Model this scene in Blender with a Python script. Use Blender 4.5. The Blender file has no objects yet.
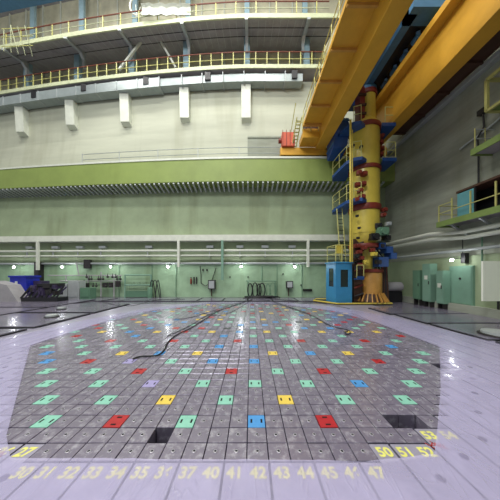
import bpy, bmesh, math, random
from mathutils import Vector, Matrix, noise
random.seed(7)
C = bpy.context.scene.collection
S = bpy.context.scene
PI = math.pi

# ---------------------------------------------------------------- camera
cam = bpy.data.cameras.new('camera'); cam_o = bpy.data.objects.new('camera', cam); C.objects.link(cam_o)
cam_o.location = (0, 0, 2.1); cam_o.rotation_euler = (PI/2, 0, 0)
cam.sensor_width = 36; cam.lens = 36*203.5/500; cam.shift_x = -1/500; cam.shift_y = 24/500
cam.clip_start = 0.05; cam.clip_end = 200
S.camera = cam_o
# ---------------------------------------------------------------- light
S.view_settings.view_transform = 'Standard'; S.view_settings.look = 'None'
S.view_settings.gamma = 1; S.view_settings.use_curve_mapping = False
S.view_settings.exposure = 0.0
W = bpy.data.worlds.new('hall'); S.world = W; W.use_nodes = True
W.node_tree.nodes['Background'].inputs[0].default_value = (0.88, 0.92, 0.90, 1)
W.node_tree.nodes['Background'].inputs[1].default_value = 0.38
def area(loc, size, power, col=(1, 0.98, 0.92), target=None):
    l = bpy.data.lights.new('hall_or_fill_lamp', 'AREA'); l.shape = 'RECTANGLE'; l.size, l.size_y = size; l.energy = power; l.color = col
    o = bpy.data.objects.new('hall_or_fill_lamp', l); o.location = loc; C.objects.link(o)
    if target is not None:
        d = Vector(target)-Vector(loc); o.rotation_euler = d.to_track_quat('-Z', 'Y').to_euler()
    return o
for lx, ly in ((-18, 3), (-18, 11), (-8, 3), (-8, 11), (1, 2), (1, 10)):
    area((lx, ly, 29.5), (5, 2), 1500)
area((9, 4, 29.5), (4, 2), 500)
area((-6, -4, 22), (10, 3), 3300, (0.96, 0.97, 1.0), (-4, 16, 12))  # added fill light behind the camera, brightens back wall and galleries

# ---------------------------------------------------------------- materials
def mat(name, col, rough=0.5, metal=0.0, var=0.25, scale=1.5, bump=0.0, bscale=20, streak=0.0, island=0.0, dark=None, spec=0.5, coat=0.0, thr=(0.35, 0.7), squash=None):
    m = bpy.data.materials.new(name); m.use_nodes = True; nt = m.node_tree; N = nt.nodes; L = nt.links
    b = N['Principled BSDF']; b.inputs['Roughness'].default_value = rough; b.inputs['Metallic'].default_value = metal
    b.inputs['Specular IOR Level'].default_value = spec; b.inputs['Coat Weight'].default_value = coat; b.inputs['Coat Roughness'].default_value = 0.16
    geo = N.new('ShaderNodeNewGeometry')
    no = N.new('ShaderNodeTexNoise'); no.inputs['Scale'].default_value = scale; no.inputs['Detail'].default_value = 6; no.inputs['Roughness'].default_value = 0.65
    if squash:
        sq = N.new('ShaderNodeMapping'); sq.inputs['Scale'].default_value = squash; L.new(geo.outputs['Position'], sq.inputs[0]); L.new(sq.outputs[0], no.inputs['Vector'])
    else: L.new(geo.outputs['Position'], no.inputs['Vector'])
    mr = N.new('ShaderNodeMapRange'); mr.inputs[1].default_value = thr[0]; mr.inputs[2].default_value = thr[1]
    L.new(no.outputs['Fac'], mr.inputs[0])
    mx = N.new('ShaderNodeMix'); mx.data_type = 'RGBA'
    d = dark or tuple(c*(1-var) for c in col)
    mx.inputs[6].default_value = (*col, 1); mx.inputs[7].default_value = (*d, 1)
    L.new(mr.outputs[0], mx.inputs[0]); out = mx.outputs[2]
    if streak > 0:
        mp = N.new('ShaderNodeMapping'); mp.inputs['Scale'].default_value = (0.9, 0.9, 0.10)
        n2 = N.new('ShaderNodeTexNoise'); n2.inputs['Scale'].default_value = 1.0; n2.inputs['Detail'].default_value = 5
        L.new(geo.outputs['Position'], mp.inputs[0]); L.new(mp.outputs[0], n2.inputs['Vector'])
        r2 = N.new('ShaderNodeMapRange'); r2.inputs[1].default_value = 0.52; r2.inputs[2].default_value = 0.72; r2.inputs[3].default_value = 0; r2.inputs[4].default_value = streak
        L.new(n2.outputs['Fac'], r2.inputs[0])
        m2 = N.new('ShaderNodeMix'); m2.data_type = 'RGBA'; L.new(r2.outputs[0], m2.inputs[0]); L.new(out, m2.inputs[6])
        m2.inputs[7].default_value = (col[0]*0.45, col[1]*0.42, col[2]*0.3, 1); out = m2.outputs[2]
    if island > 0:
        mi = N.new('ShaderNodeMapRange'); mi.inputs[3].default_value = 1-island; mi.inputs[4].default_value = 1+island
        L.new(geo.outputs['Random Per Island'], mi.inputs[0])
        vm = N.new('ShaderNodeVectorMath'); vm.operation = 'SCALE'; L.new(out, vm.inputs[0]); L.new(mi.outputs[0], vm.inputs['Scale']); out = vm.outputs[0]
    L.new(out, b.inputs['Base Color'])
    if bump > 0:
        n3 = N.new('ShaderNodeTexNoise'); n3.inputs['Scale'].default_value = bscale; n3.inputs['Detail'].default_value = 4
        L.new(geo.outputs['Position'], n3.inputs['Vector'])
        bu = N.new('ShaderNodeBump'); bu.inputs['Strength'].default_value = bump; bu.inputs['Distance'].default_value = 0.02
        L.new(n3.outputs['Fac'], bu.inputs['Height']); L.new(bu.outputs[0], b.inputs['Normal'])
    return m
def hexc(r, g, b):
    f = lambda c: ((c/255+0.055)/1.055)**2.4 if c > 10 else c/255/12.92
    return (f(r), f(g), f(b))
M = {}
M['white_wall'] = mat('white_wall', hexc(184, 187, 168), 0.8, var=0.2, scale=1.0, squash=(0.1, 0.1, 0.8), streak=0.25)
M['green_wall'] = mat('green_wall', hexc(150, 165, 132), 0.75, var=0.22, scale=0.5, streak=0.45)
M['pale_green_wall'] = mat('pale_green_wall', hexc(152, 182, 148), 0.6, var=0.3, scale=0.8, streak=0.6)
M['lime'] = mat('lime_green_paint', hexc(136, 154, 80), 0.6, var=0.22, scale=0.3, streak=0.2)
M['lime_dark'] = mat('green_beam_paint', hexc(120, 142, 76), 0.6, var=0.3, scale=1)
M['concrete'] = mat('grey_concrete', hexc(158, 163, 148), 0.85, var=0.5, scale=1.0, squash=(0.12, 0.12, 0.75), bump=0.2, bscale=6, streak=0.3)
M['olive'] = mat('olive_wall', hexc(216, 212, 184), 0.8, var=0.3, scale=0.8, streak=0.35)
M['white'] = mat('white_paint', hexc(208, 212, 198), 0.5, var=0.15, scale=2)
M['greyd'] = mat('grey_soffit', hexc(160, 158, 160), 0.8, var=0.25, scale=1.2, streak=0.2)
M['greyl'] = mat('light_grey_metal', hexc(172, 178, 178), 0.45, metal=0.2, var=0.15, scale=3)
M['silver'] = mat('duct_metal', hexc(160, 170, 170), 0.4, metal=0.35, var=0.2, scale=1.5)
M['bluecol'] = mat('pale_blue_paint', hexc(140, 168, 178), 0.6, var=0.2, scale=2)
M['cream'] = mat('cream_paint', hexc(190, 196, 160), 0.6, var=0.2, scale=3)
M['yrail'] = mat('yellow_rail_paint', hexc(186, 184, 112), 0.5, var=0.25, scale=4)
M['redrail'] = mat('brown_red_rail_paint', hexc(122, 66, 48), 0.5, var=0.3, scale=3)
M['crane'] = mat('crane_yellow_paint', hexc(212, 160, 52), 0.42, var=0.22, scale=0.6, coat=0.1)
M['yellow'] = mat('machine_yellow_paint', hexc(206, 186, 74), 0.38, var=0.18, scale=1.2, coat=0.15)
M['ochre'] = mat('ochre_paint', hexc(200, 148, 70), 0.45, var=0.25, scale=2)
M['redp'] = mat('red_paint', hexc(122, 44, 30), 0.5, var=0.3, scale=3)
M['salmon'] = mat('orange_red_paint', hexc(205, 92, 62), 0.5, var=0.2, scale=3)
M['blue'] = mat('deck_blue_paint', hexc(30, 72, 134), 0.45, var=0.3, scale=2)
M['cabin'] = mat('cabin_blue_paint', hexc(58, 138, 184), 0.4, var=0.15, scale=2)
M['troll'] = mat('trolley_blue_paint', hexc(70, 116, 150), 0.5, var=0.25, scale=2)
M['tarp'] = mat('blue_plastic', hexc(24, 40, 170), 0.35, var=0.4, scale=3)
M['black'] = mat('black_rubber', hexc(28, 28, 32), 0.45, var=0.3, scale=5)
M['dark'] = mat('dark_metal', hexc(52, 50, 50), 0.5, metal=0.3, var=0.3, scale=3)
M['slot'] = mat('slot_black', (0.004, 0.004, 0.005), 0.9, var=0)
M['brown'] = mat('dark_brown_paint', hexc(74, 48, 34), 0.6, var=0.3, scale=2)
M['purple'] = mat('purple_grey_metal', hexc(82, 72, 104), 0.4, metal=0.4, var=0.4, scale=4)
M['cab_green'] = mat('cabinet_green_paint', hexc(118, 154, 134), 0.45, var=0.12, scale=2)
M['cab_green2'] = mat('cabinet_dull_green_paint', hexc(92, 128, 104), 0.45, var=0.12, scale=2)
M['teal'] = mat('teal_panel', hexc(92, 150, 156), 0.4, var=0.15, scale=2)
M['board'] = mat('white_board', hexc(236, 240, 226), 0.5, var=0.04, scale=2)
M['slab'] = mat('hatch_slab_metal', hexc(150, 144, 164), 0.2, metal=0.4, var=0.4, scale=0.9, bump=0.08, bscale=3)
M['plate'] = mat('floor_plate_metal', hexc(164, 160, 178), 0.3, metal=0.15, var=0.2, scale=2)
M['pit'] = mat('pit_black', hexc(22, 20, 22), 0.9, var=0.2)
M['ylw_mark'] = mat('yellow_marking', hexc(226, 224, 120), 0.5, var=0.2, scale=12)
M['red_mark'] = mat('red_marking', hexc(176, 60, 60), 0.5, var=0.3, scale=12)
M['tile_g'] = mat('block_steel', hexc(138, 131, 150), 0.24, metal=0.4, dark=hexc(182, 178, 192), scale=9, bump=0.12, bscale=12, island=0.2, thr=(0.5, 0.68), coat=0.35)
M['tile_ring'] = mat('socket_steel', hexc(180, 178, 186), 0.35, metal=0.4, var=0.2, scale=9)
TC = {'m': ('mint green', hexc(136, 196, 176)), 'r': ('red', hexc(170, 40, 48)), 'y': ('yellow', hexc(224, 196, 88)),
      'b': ('blue', hexc(76, 146, 208)), 'p': ('lavender', hexc(158, 150, 196)), 'k': ('dark', hexc(44, 44, 52))}
for k, (n, c) in TC.items():
    M['tile_'+k] = mat('block_paint_'+n.replace(' ', '_'), c, 0.35, var=0.22, scale=10, coat=0.2, thr=(0.5, 0.75))
def emis(name, col, s):
    m = bpy.data.materials.new(name); m.use_nodes = True; b = m.node_tree.nodes['Principled BSDF']
    b.inputs['Emission Color'].default_value = (*col, 1); b.inputs['Emission Strength'].default_value = s; return m
M['lamp'] = emis('lamp_glow', (0.95, 1.0, 1.0), 150)
M['glass'] = mat('dark_window_glass', hexc(34, 44, 46), 0.1, var=0.1)
def film():
    m = bpy.data.materials.new('clear_lavender_film'); m.use_nodes = True; nt = m.node_tree; N = nt.nodes; L = nt.links
    b = N['Principled BSDF']; b.inputs['Base Color'].default_value = (*hexc(220, 214, 250), 1); b.inputs['Roughness'].default_value = 0.11
    b.inputs['Specular IOR Level'].default_value = 0.8
    t = N.new('ShaderNodeBsdfTransparent'); t.inputs[0].default_value = (0.93, 0.92, 0.98, 1)
    mx = N.new('ShaderNodeMixShader'); geo = N.new('ShaderNodeNewGeometry')
    n = N.new('ShaderNodeTexNoise'); n.inputs['Scale'].default_value = 1.6; n.inputs['Detail'].default_value = 8; n.inputs['Distortion'].default_value = 1.2
    mr = N.new('ShaderNodeMapRange'); mr.inputs[1].default_value = 0.3; mr.inputs[2].default_value = 0.7; mr.inputs[3].default_value = 0.30; mr.inputs[4].default_value = 0.40
    L.new(geo.outputs['Position'], n.inputs['Vector']); L.new(n.outputs['Fac'], mr.inputs[0]); L.new(mr.outputs[0], mx.inputs[0])
    n3 = N.new('ShaderNodeTexNoise'); n3.inputs['Scale'].default_value = 1.5; n3.inputs['Detail'].default_value = 3; n3.inputs['Distortion'].default_value = 1.6
    sb = N.new('ShaderNodeMath'); sb.operation = 'SUBTRACT'; sb.inputs[1].default_value = 0.5; ab = N.new('ShaderNodeMath'); ab.operation = 'ABSOLUTE'; pw = N.new('ShaderNodeMapRange'); pw.interpolation_type = 'SMOOTHSTEP'; pw.inputs[1].default_value = 0.0; pw.inputs[2].default_value = 0.035; pw.inputs[3].default_value = 1.0; pw.inputs[4].default_value = 0.0
    L.new(n3.outputs['Fac'], sb.inputs[0]); L.new(sb.outputs[0], ab.inputs[0]); L.new(ab.outputs[0], pw.inputs[0])
    mp = N.new('ShaderNodeMapping'); mp.inputs['Rotation'].default_value = (0, 0, 0.5); mp.inputs['Scale'].default_value = (1.6, 0.45, 1); L.new(geo.outputs['Position'], mp.inputs[0]); L.new(mp.outputs[0], n3.inputs['Vector'])
    bu = N.new('ShaderNodeBump'); bu.inputs['Strength'].default_value = 0.25; bu.inputs['Distance'].default_value = 0.03
    L.new(pw.outputs[0], bu.inputs['Height']); L.new(bu.outputs[0], b.inputs['Normal'])
    L.new(t.outputs[0], mx.inputs[1]); L.new(b.outputs[0], mx.inputs[2]); L.new(mx.outputs[0], N['Material Output'].inputs[0])
    return m
M['film'] = film()

# ---------------------------------------------------------------- mesh helpers (all in world coordinates)
class MB:
    def __init__(s): s.v = []; s.f = []; s.mi = []; s.cur = 0
    def add(s, vs, fs):
        o = len(s.v); s.v += [tuple(v) for v in vs]
        for f in fs: s.f.append([i+o for i in f]); s.mi.append(s.cur)
        return s
    def box(s, x0, x1, y0, y1, z0, z1, rot=0, piv=None):
        vs = [(x, y, z) for z in (z0, z1) for y in (y0, y1) for x in (x0, x1)]
        if rot:
            px, py = piv or ((x0+x1)/2, (y0+y1)/2); c, n = math.cos(rot), math.sin(rot)
            vs = [(px+(x-px)*c-(y-py)*n, py+(x-px)*n+(y-py)*c, z) for x, y, z in vs]
        return s.add(vs, [(0, 2, 3, 1), (4, 5, 7, 6), (0, 1, 5, 4), (2, 6, 7, 3), (0, 4, 6, 2), (1, 3, 7, 5)])
    def bar(s, a, b, w, h):
        a = Vector(a); b = Vector(b); d = (b-a).normalized(); up = Vector((0, 0, 1))
        if abs(d.z) > 0.98: up = Vector((0, 1, 0))
        r = d.cross(up).normalized()*w/2; u = r.cross(d).normalized()*h/2
        vs = [a-r-u, a+r-u, a+r+u, a-r+u, b-r-u, b+r-u, b+r+u, b-r+u]
        return s.add(vs, [(0, 3, 2, 1), (4, 5, 6, 7), (0, 1, 5, 4), (1, 2, 6, 5), (2, 3, 7, 6), (3, 0, 4, 7)])
    def tube(s, pts, r, n=8, r2=None, caps=True):
        P = [Vector(p) for p in pts]; m = len(P); vs = []; fs = []
        prev = None
        for i, p in enumerate(P):
            d = ((P[min(i+1, m-1)]-P[max(i-1, 0)])).normalized()
            if prev is None:
                a = d.cross(Vector((0, 0, 1)));
                if a.length < 1e-3: a = Vector((1, 0, 0))
            else: a = prev-d*prev.dot(d)
            a.normalize(); prev = a; b = d.cross(a); rr = r if r2 is None else r+(r2-r)*i/(m-1)
            for k in range(n):
                t = 2*PI*k/n; vs.append(p+(a*math.cos(t)+b*math.sin(t))*rr)
        for i in range(m-1):
            for k in range(n):
                k2 = (k+1) % n; fs.append((i*n+k, i*n+k2, (i+1)*n+k2, (i+1)*n+k))
        if caps: fs.append(tuple(range(n))[::-1]); fs.append(tuple((m-1)*n+k for k in range(n)))
        return s.add(vs, fs)
    def lathe(s, c, prof, n=32, a0=0, a1=2*PI):
        full = abs(a1-a0-2*PI) < 1e-6; cnt = n if full else n+1; vs = []; fs = []
        for r, z in prof:
            for k in range(cnt):
                t = a0+(a1-a0)*k/n; vs.append((c[0]+r*math.cos(t), c[1]+r*math.sin(t), z))
        for i in range(len(prof)-1):
            for k in range(n):
                k2 = (k+1) % cnt; fs.append((i*cnt+k, i*cnt+k2, (i+1)*cnt+k2, (i+1)*cnt+k))
        if full:
            if prof[0][0] > 1e-4: fs.append(tuple(range(cnt))[::-1])
            if prof[-1][0] > 1e-4: fs.append(tuple((len(prof)-1)*cnt+k for k in range(cnt)))
        return s.add(vs, fs)
    def prism(s, poly, z0, z1):
        n = len(poly); vs = [(x, y, z0) for x, y in poly]+[(x, y, z1) for x, y in poly]
        fs = [tuple(range(n))[::-1], tuple(range(n, 2*n))]+[(i, (i+1) % n, n+(i+1) % n, n+i) for i in range(n)]
        return s.add(vs, fs)
    def slab_y(s, poly, y0, y1):      # polygon in (x, z) extruded along y
        n = len(poly); vs = [(x, y0, z) for x, z in poly]+[(x, y1, z) for x, z in poly]
        fs = [tuple(range(n)), tuple(range(n, 2*n))[::-1]]+[(i, n+i, n+(i+1) % n, (i+1) % n) for i in range(n)]
        return s.add(vs, fs)
    def slab_x(s, poly, x0, x1):      # polygon in (y, z) extruded along x
        n = len(poly); vs = [(x0, y, z) for y, z in poly]+[(x1, y, z) for y, z in poly]
        fs = [tuple(range(n)), tuple(range(n, 2*n))[::-1]]+[(i, n+i, n+(i+1) % n, (i+1) % n) for i in range(n)]
        return s.add(vs, fs)
    def sphere(s, c, r, n=12, sz=1):
        prof = [(max(r*math.sin(PI*i/n), 0.0), c[2]-r*sz*math.cos(PI*i/n)) for i in range(n+1)]
        prof[0] = (1e-5, prof[0][1]); prof[-1] = (1e-5, prof[-1][1])
        return s.lathe(c, prof, n*2)
    def sweep(s, prof, x0, x1, n):    # closed profile of (offset out of the wall, z) swept along the curved back wall
        vs = []; fs = []; m = len(prof)
        for i in range(n+1):
            x = x0+(x1-x0)*i/n
            for o, z in prof: vs.append((x, wy(x, z)-o, z))
        for i in range(n):
            for k in range(m):
                k2 = (k+1) % m; fs.append((i*m+k, i*m+k2, (i+1)*m+k2, (i+1)*m+k))
        fs.append(tuple(range(m))[::-1]); fs.append(tuple(n*m+k for k in range(m)))
        return s.add(vs, fs)
OFF = {}
def build(name, mb, m, parent=None, origin=None, smooth=False):
    me = bpy.data.meshes.new(name)
    if parent is not None: off = OFF[parent.name]
    elif origin is not None: off = Vector(origin)
    else:
        xs = [v[0] for v in mb.v]; ys = [v[1] for v in mb.v]; zs = [v[2] for v in mb.v]
        off = Vector(((min(xs)+max(xs))/2, (min(ys)+max(ys))/2, min(zs)))
    me.from_pydata([(v[0]-off.x, v[1]-off.y, v[2]-off.z) for v in mb.v], [], mb.f)
    ms = m if isinstance(m, (list, tuple)) else [m]
    for q in ms: me.materials.append(M[q] if isinstance(q, str) else q)
    if len(ms) > 1: me.polygons.foreach_set('material_index', mb.mi)
    bm = bmesh.new(); bm.from_mesh(me); bmesh.ops.recalc_face_normals(bm, faces=bm.faces); bm.to_mesh(me); bm.free()
    if smooth:
        me.polygons.foreach_set('use_smooth', [True]*len(me.polygons))
        try: me.set_sharp_from_angle(angle=math.radians(40))
        except Exception: pass
    o = bpy.data.objects.new(name, me); C.objects.link(o)
    if parent is not None: o.parent = parent
    else: o.location = off
    OFF[o.name] = off.copy() if parent is None else off
    return o
def tag(o, label, cat, group=None, kind=None):
    o['label'] = label; o['category'] = cat
    if group: o['group'] = group
    if kind: o['kind'] = kind
    return o
def thing(name, label, cat, loc, group=None):
    o = bpy.data.objects.new(name, None); C.objects.link(o); o.location = loc; o.empty_display_size = 0.1
    OFF[o.name] = Vector(loc); return tag(o, label, cat, group)
def struct(name, mb, m, smooth=False):
    o = build(name, mb, m, smooth=smooth); o['kind'] = 'structure'; return o
def wy(x, z=0):                       # the back wall bows away towards the left
    a = 0.35+0.65*min(max((z-5)/10, 0), 1)
    return 18.2+a*0.021*max(0, -x)**1.5
def G(px, py, z=0.0):                 # ground point measured from the picture
    y = 203.5*(2.1-z)/(py-274); return ((px-251)/203.5*y, y, z)
def at(px, py, y): return ((px-251)/203.5*y, y, 2.1+(274-py)/203.5*y)

# ---------------------------------------------------------------- reactor lid grid
X0, Y0, P = 0.077, 2.41, 0.25
def rng(r):
    if r == 0: a, b = -10, 5
    elif r == 1: a, b = -13, 8
    else: a, b = -12-r, 8+r
    q = 47-r
    if q < 13: a = max(a, -13-q); b = min(b, 8+q)
    return max(a, -26), min(b, 21)
cells = {(r, k) for r in range(48) for k in range(rng(r)[0], rng(r)[1]+1)}
def fr(k): return min(r for r in range(48) if (r, k) in cells)
def bk(k): return max(r for r in range(48) if (r, k) in cells)

# ---------------------------------------------------------------- structure
XL, XR = -32, 12.0
def wallband(name, zs, m, off=0.0, x0=XL, x1=XR, n=60):
    mb = MB()
    vs = []; fs = []
    for i in range(n+1):
        x = x0+(x1-x0)*i/n
        for z in zs: vs.append((x, wy(x, z)-off, z))
    k = len(zs)
    for z in zs: pass
    for i in range(n+1):
        x = x0+(x1-x0)*i/n
        for z in zs: vs.append((x, wy(x, z)-off+0.4, z))
    H = (n+1)*k
    for i in range(n):
        for j in range(k-1):
            fs.append((i*k+j, (i+1)*k+j, (i+1)*k+j+1, i*k+j+1))
            fs.append((H+i*k+j, H+i*k+j+1, H+(i+1)*k+j+1, H+(i+1)*k+j))
        fs.append((i*k, H+i*k, H+(i+1)*k, (i+1)*k)); fs.append((i*k+k-1, (i+1)*k+k-1, H+(i+1)*k+k-1, H+i*k+k-1))
    mb.add(vs, fs)
    return struct(name, mb, m)
wallband('wall_back', [0, 1, 2, 3.0], 'pale_green_wall')
wallband('wall_back', [3.0, 5, 7, 9, 11, 12], 'green_wall')
wallband('wall_back', [12, 13.5, 15, 17, 19.3], 'white_wall')
wallband('wall_back', [19.3, 22, 24, 26, 31], 'olive', off=-1.6)
mb = MB(); mb.box(XR, XR+0.4, -4, 20.0, 0, 31); struct('wall_right', mb, 'concrete')
mb = MB(); mb.box(XL-0.4, XR+0.4, -8, 24, 31, 31.3); struct('ceiling', mb, 'greyd')
mb = MB(); mb.box(XR-0.16, XR, 3, 18.2, 0, 3.1); struct('trim_1', mb, 'green_wall')
mb = MB(); mb.box(XR-0.5, XR-0.16, 3, 18.1, 0, 0.42); struct('baseboard_right', mb, 'concrete')
mb = MB(); mb.box(XR-0.35, XR, -2, 18.2, 12.45, 12.65); struct('trim_2', mb, 'greyl')
mb = MB(); mb.box(XR-0.55, XR-0.4, -2, 18.2, 12.25, 12.33); struct('trim_3', mb, 'greyl')
mb = MB(); mb.box(-0.3, 3.2, 18.12, 18.2, 12.0, 14.2); mb.box(-0.3, 3.2, 18.05, 18.2, 14.2, 14.35); struct('niche_shade_panel', mb, 'concrete')  # shade of a wall niche given as a darker panel on the solid wall
# floor: a deck around the lid with a sunken pit under the blocks
mb = MB(); xa, xb = X0-26.5*P, X0+21.5*P; ya, yb = Y0-0.5*P, Y0+47.5*P
for (a, b, c, d) in ((XL, XR, yb, 22.5), (XL, XR, -3, -1.0), (XL, -8.3, -1.0, yb), (8.2, XR, -1.0, yb)):
    mb.box(a, b, c, d, -0.35, -0.012)
struct('floor', mb, 'slab')
mb = MB(); mb.box(-8.3, 8.2, -1.0, yb, -0.5, -0.34); struct('floor', mb, 'pit')

# ---------------------------------------------------------------- lid blocks
ORD = ['front', 'second', 'third', 'fourth', 'fifth', 'sixth', 'seventh', 'eighth', 'ninth', 'tenth', 'eleventh', 'twelfth', 'thirteenth', 'fourteenth', 'fifteenth', 'sixteenth', 'seventeenth', 'eighteenth', 'nineteenth', 'twentieth']
NUMW = ['zero', 'one', 'two', 'three', 'four', 'five', 'six', 'seven', 'eight', 'nine', 'ten', 'eleven', 'twelve', 'thirteen', 'fourteen', 'fifteen', 'sixteen', 'seventeen', 'eighteen', 'nineteen']
TEN = {2: 'twenty', 3: 'thirty', 4: 'forty'}
def roww(r):
    n = r+1
    if n <= 20: return ORD[n-1]
    t, u = divmod(n, 10)
    if u == 0: return {3: 'thirtieth', 4: 'fortieth'}[t]
    return TEN[t]+'-'+('first' if u == 1 else ORD[u-1])
def octn(k): return '%o' % (0o42+k)
def colw(k):
    if -12 <= k <= 10: return 'in line with painted number '+octn(k)
    if k > 10: return NUMW[k-10]+' columns right of number 54'
    return NUMW[-12-k]+' columns left of number 26'
COL = {}
DATA = """3:-12m,-8r,-4m,0b,4r;5:-14m,-10m,-6y,-2m,2y,6m,10m;7:-16m,-12m,-8p,-4m,0m,4m,8b,12m;9:-18m,-14m,-10r,-6m,-2r,2m,6r,10m,14m;
11:-20b,-16r,-12p,-8m,-4b,0b,4m,8m,12r,16m;13:-22b,-18m,-14y,-10b,-6y,2y,6b,10y,14m,18m;15:-24m,-20m,-16m,-12m,-8m,-4b,0b,4m,8m,12m,16b;
17:-22m,-18r,-14m,-10r,-6m,-2r,2m,6r,10m,14r,18m;19:-24r,-16b,-8m,-4b,0m,4m,12m,20r;21:-22y,-18b,-14y,-6y,2y,10y,18y;
23:-20m,-4k,0m,4m,8b,12b,20m;25:-18r,-6m,2b,6r,14r;27:-20y,-16m,-4m,8k;29:-6y,2y,10y,14m"""
for line in DATA.replace('\n', '').split(';'):
    r, rest = line.split(':')
    for e in rest.split(','): COL[(int(r)-1, int(e[:-1]))] = e[-1]
rr = random.Random(3)
for j in range(24):
    r = 2+2*j
    for k in range(-26, 22):
        if (k % 4 == 0) == (j % 2 == 0) and k % 2 == 0 and (r, k) in cells and (r, k) not in COL and r >= 20:
            c = rr.choice('mmmmmyybbrrgg')
            if c != 'g': COL[(r, k)] = c
HOLES = {(1, -5), (2, 8), (2, 9), (9, 17)}
def block_mb():
    mb = MB(); h = 0.1195; b = 0.004
    mb.prism([(-h, -h), (h, -h), (h, h), (-h, h)], -0.33, -b)
    mb2 = [(-h, -h, -b), (h, -h, -b), (h, h, -b), (-h, h, -b), (-h+b, -h+b, 0), (h-b, -h+b, 0), (h-b, h-b, 0), (-h+b, h-b, 0)]
    mb.f.pop(1); mb.mi.pop(1)
    mb.add(mb2, [(0, 1, 5, 4), (1, 2, 6, 5), (2, 3, 7, 6), (3, 0, 4, 7), (4, 5, 6, 7)])
    return mb
def mesh_of(mb, m, name):
    o = build(name, mb, m, origin=(0, 0, 0)); me = o.data; bpy.data.objects.remove(o); return me
BM = {k: mesh_of(block_mb(), 'tile_'+k, 'block') for k in 'gmrybpk'}
mb = MB(); mb.lathe((0, 0), [(0.026, 0.0), (0.024, 0.006), (0.016, 0.008), (0.014, 0.002)], 14); mb.cur = 1; mb.lathe((0, 0), [(0.0145, 0.0022), (1e-4, 0.0022)], 10); SOCK = mesh_of(mb, ['tile_ring', 'slot'], 'socket')
mb = MB(); mb.box(-0.013, 0.013, -0.035, 0.035, -0.001, 0.0025); SLOT = mesh_of(mb, 'slot', 'slot')
order = sorted([c for c in cells if c not in COL and c not in HOLES], key=lambda c: (Y0+c[0]*P)**2+(X0+c[1]*P)**2*0.3)
def seen(c):
    x = X0+c[1]*P; y = Y0+c[0]*P; px = 251+203.5*x/y; return -10 < px < 510
near = [c for c in order if seen(c)][:300]; nearset = set(near)
jr = random.Random(11)
def place(me, name, r, k, label, cat, grp):
    o = bpy.data.objects.new(name, me); C.objects.link(o)
    o.location = (X0+k*P, Y0+r*P, jr.uniform(-0.004, 0.002)); o.rotation_euler = (jr.uniform(-.006, .006), jr.uniform(-.006, .006), jr.choice((0, 0, 0, 1, -1))*0.004)
    return tag(o, label, cat, grp)
for r, k in near:
    o = place(BM['g'], 'cover_block', r, k, f'grey steel cover block in the {roww(r)} row, {colw(k)}', 'cover block', 'grey steel cover blocks of the reactor lid')
    s = bpy.data.objects.new('lifting_socket', SOCK); C.objects.link(s); s.parent = o
for (r, k), c in sorted(COL.items()):
    if (r, k) not in cells or (r, k) in HOLES: continue
    o = place(BM[c], 'slotted_block', r, k, f'{TC[c][0]} painted slotted block in the {roww(r)} row, {colw(k)}', 'slotted block', TC[c][0]+' painted blocks of the reactor lid')
    if r < 22:
        for i in (-1, 1):
            s = bpy.data.objects.new('lifting_slot', SLOT); C.objects.link(s); s.parent = o
            if c == 'r': s.location = (0.0, i*0.07, 0.0); s.rotation_euler = (0, 0, PI/2)
            else: s.location = (i*0.072, 0.0, 0.0)
            s['label'] = 'black lifting slot'
mb = MB(); proto = block_mb()
for r, k in order:
    if (r, k) in nearset: continue
    dz = jr.uniform(-0.004, 0.002); tx, ty = jr.uniform(-.006, .006), jr.uniform(-.006, .006); x, y = X0+k*P, Y0+r*P
    mb.add([(v[0]+x, v[1]+y, v[2]+dz+v[0]*tx+v[1]*ty) for v in proto.v], proto.f)
    if r < 30: mb.lathe((x, y), [(0.030, 0.0+dz), (0.026, 0.007+dz), (1e-4, 0.004+dz)], 6)
o = build('cover_blocks', mb, 'tile_g'); tag(o, 'hundreds of grey steel cover blocks paving the far part of the reactor lid', 'cover blocks', kind='stuff')

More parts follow.
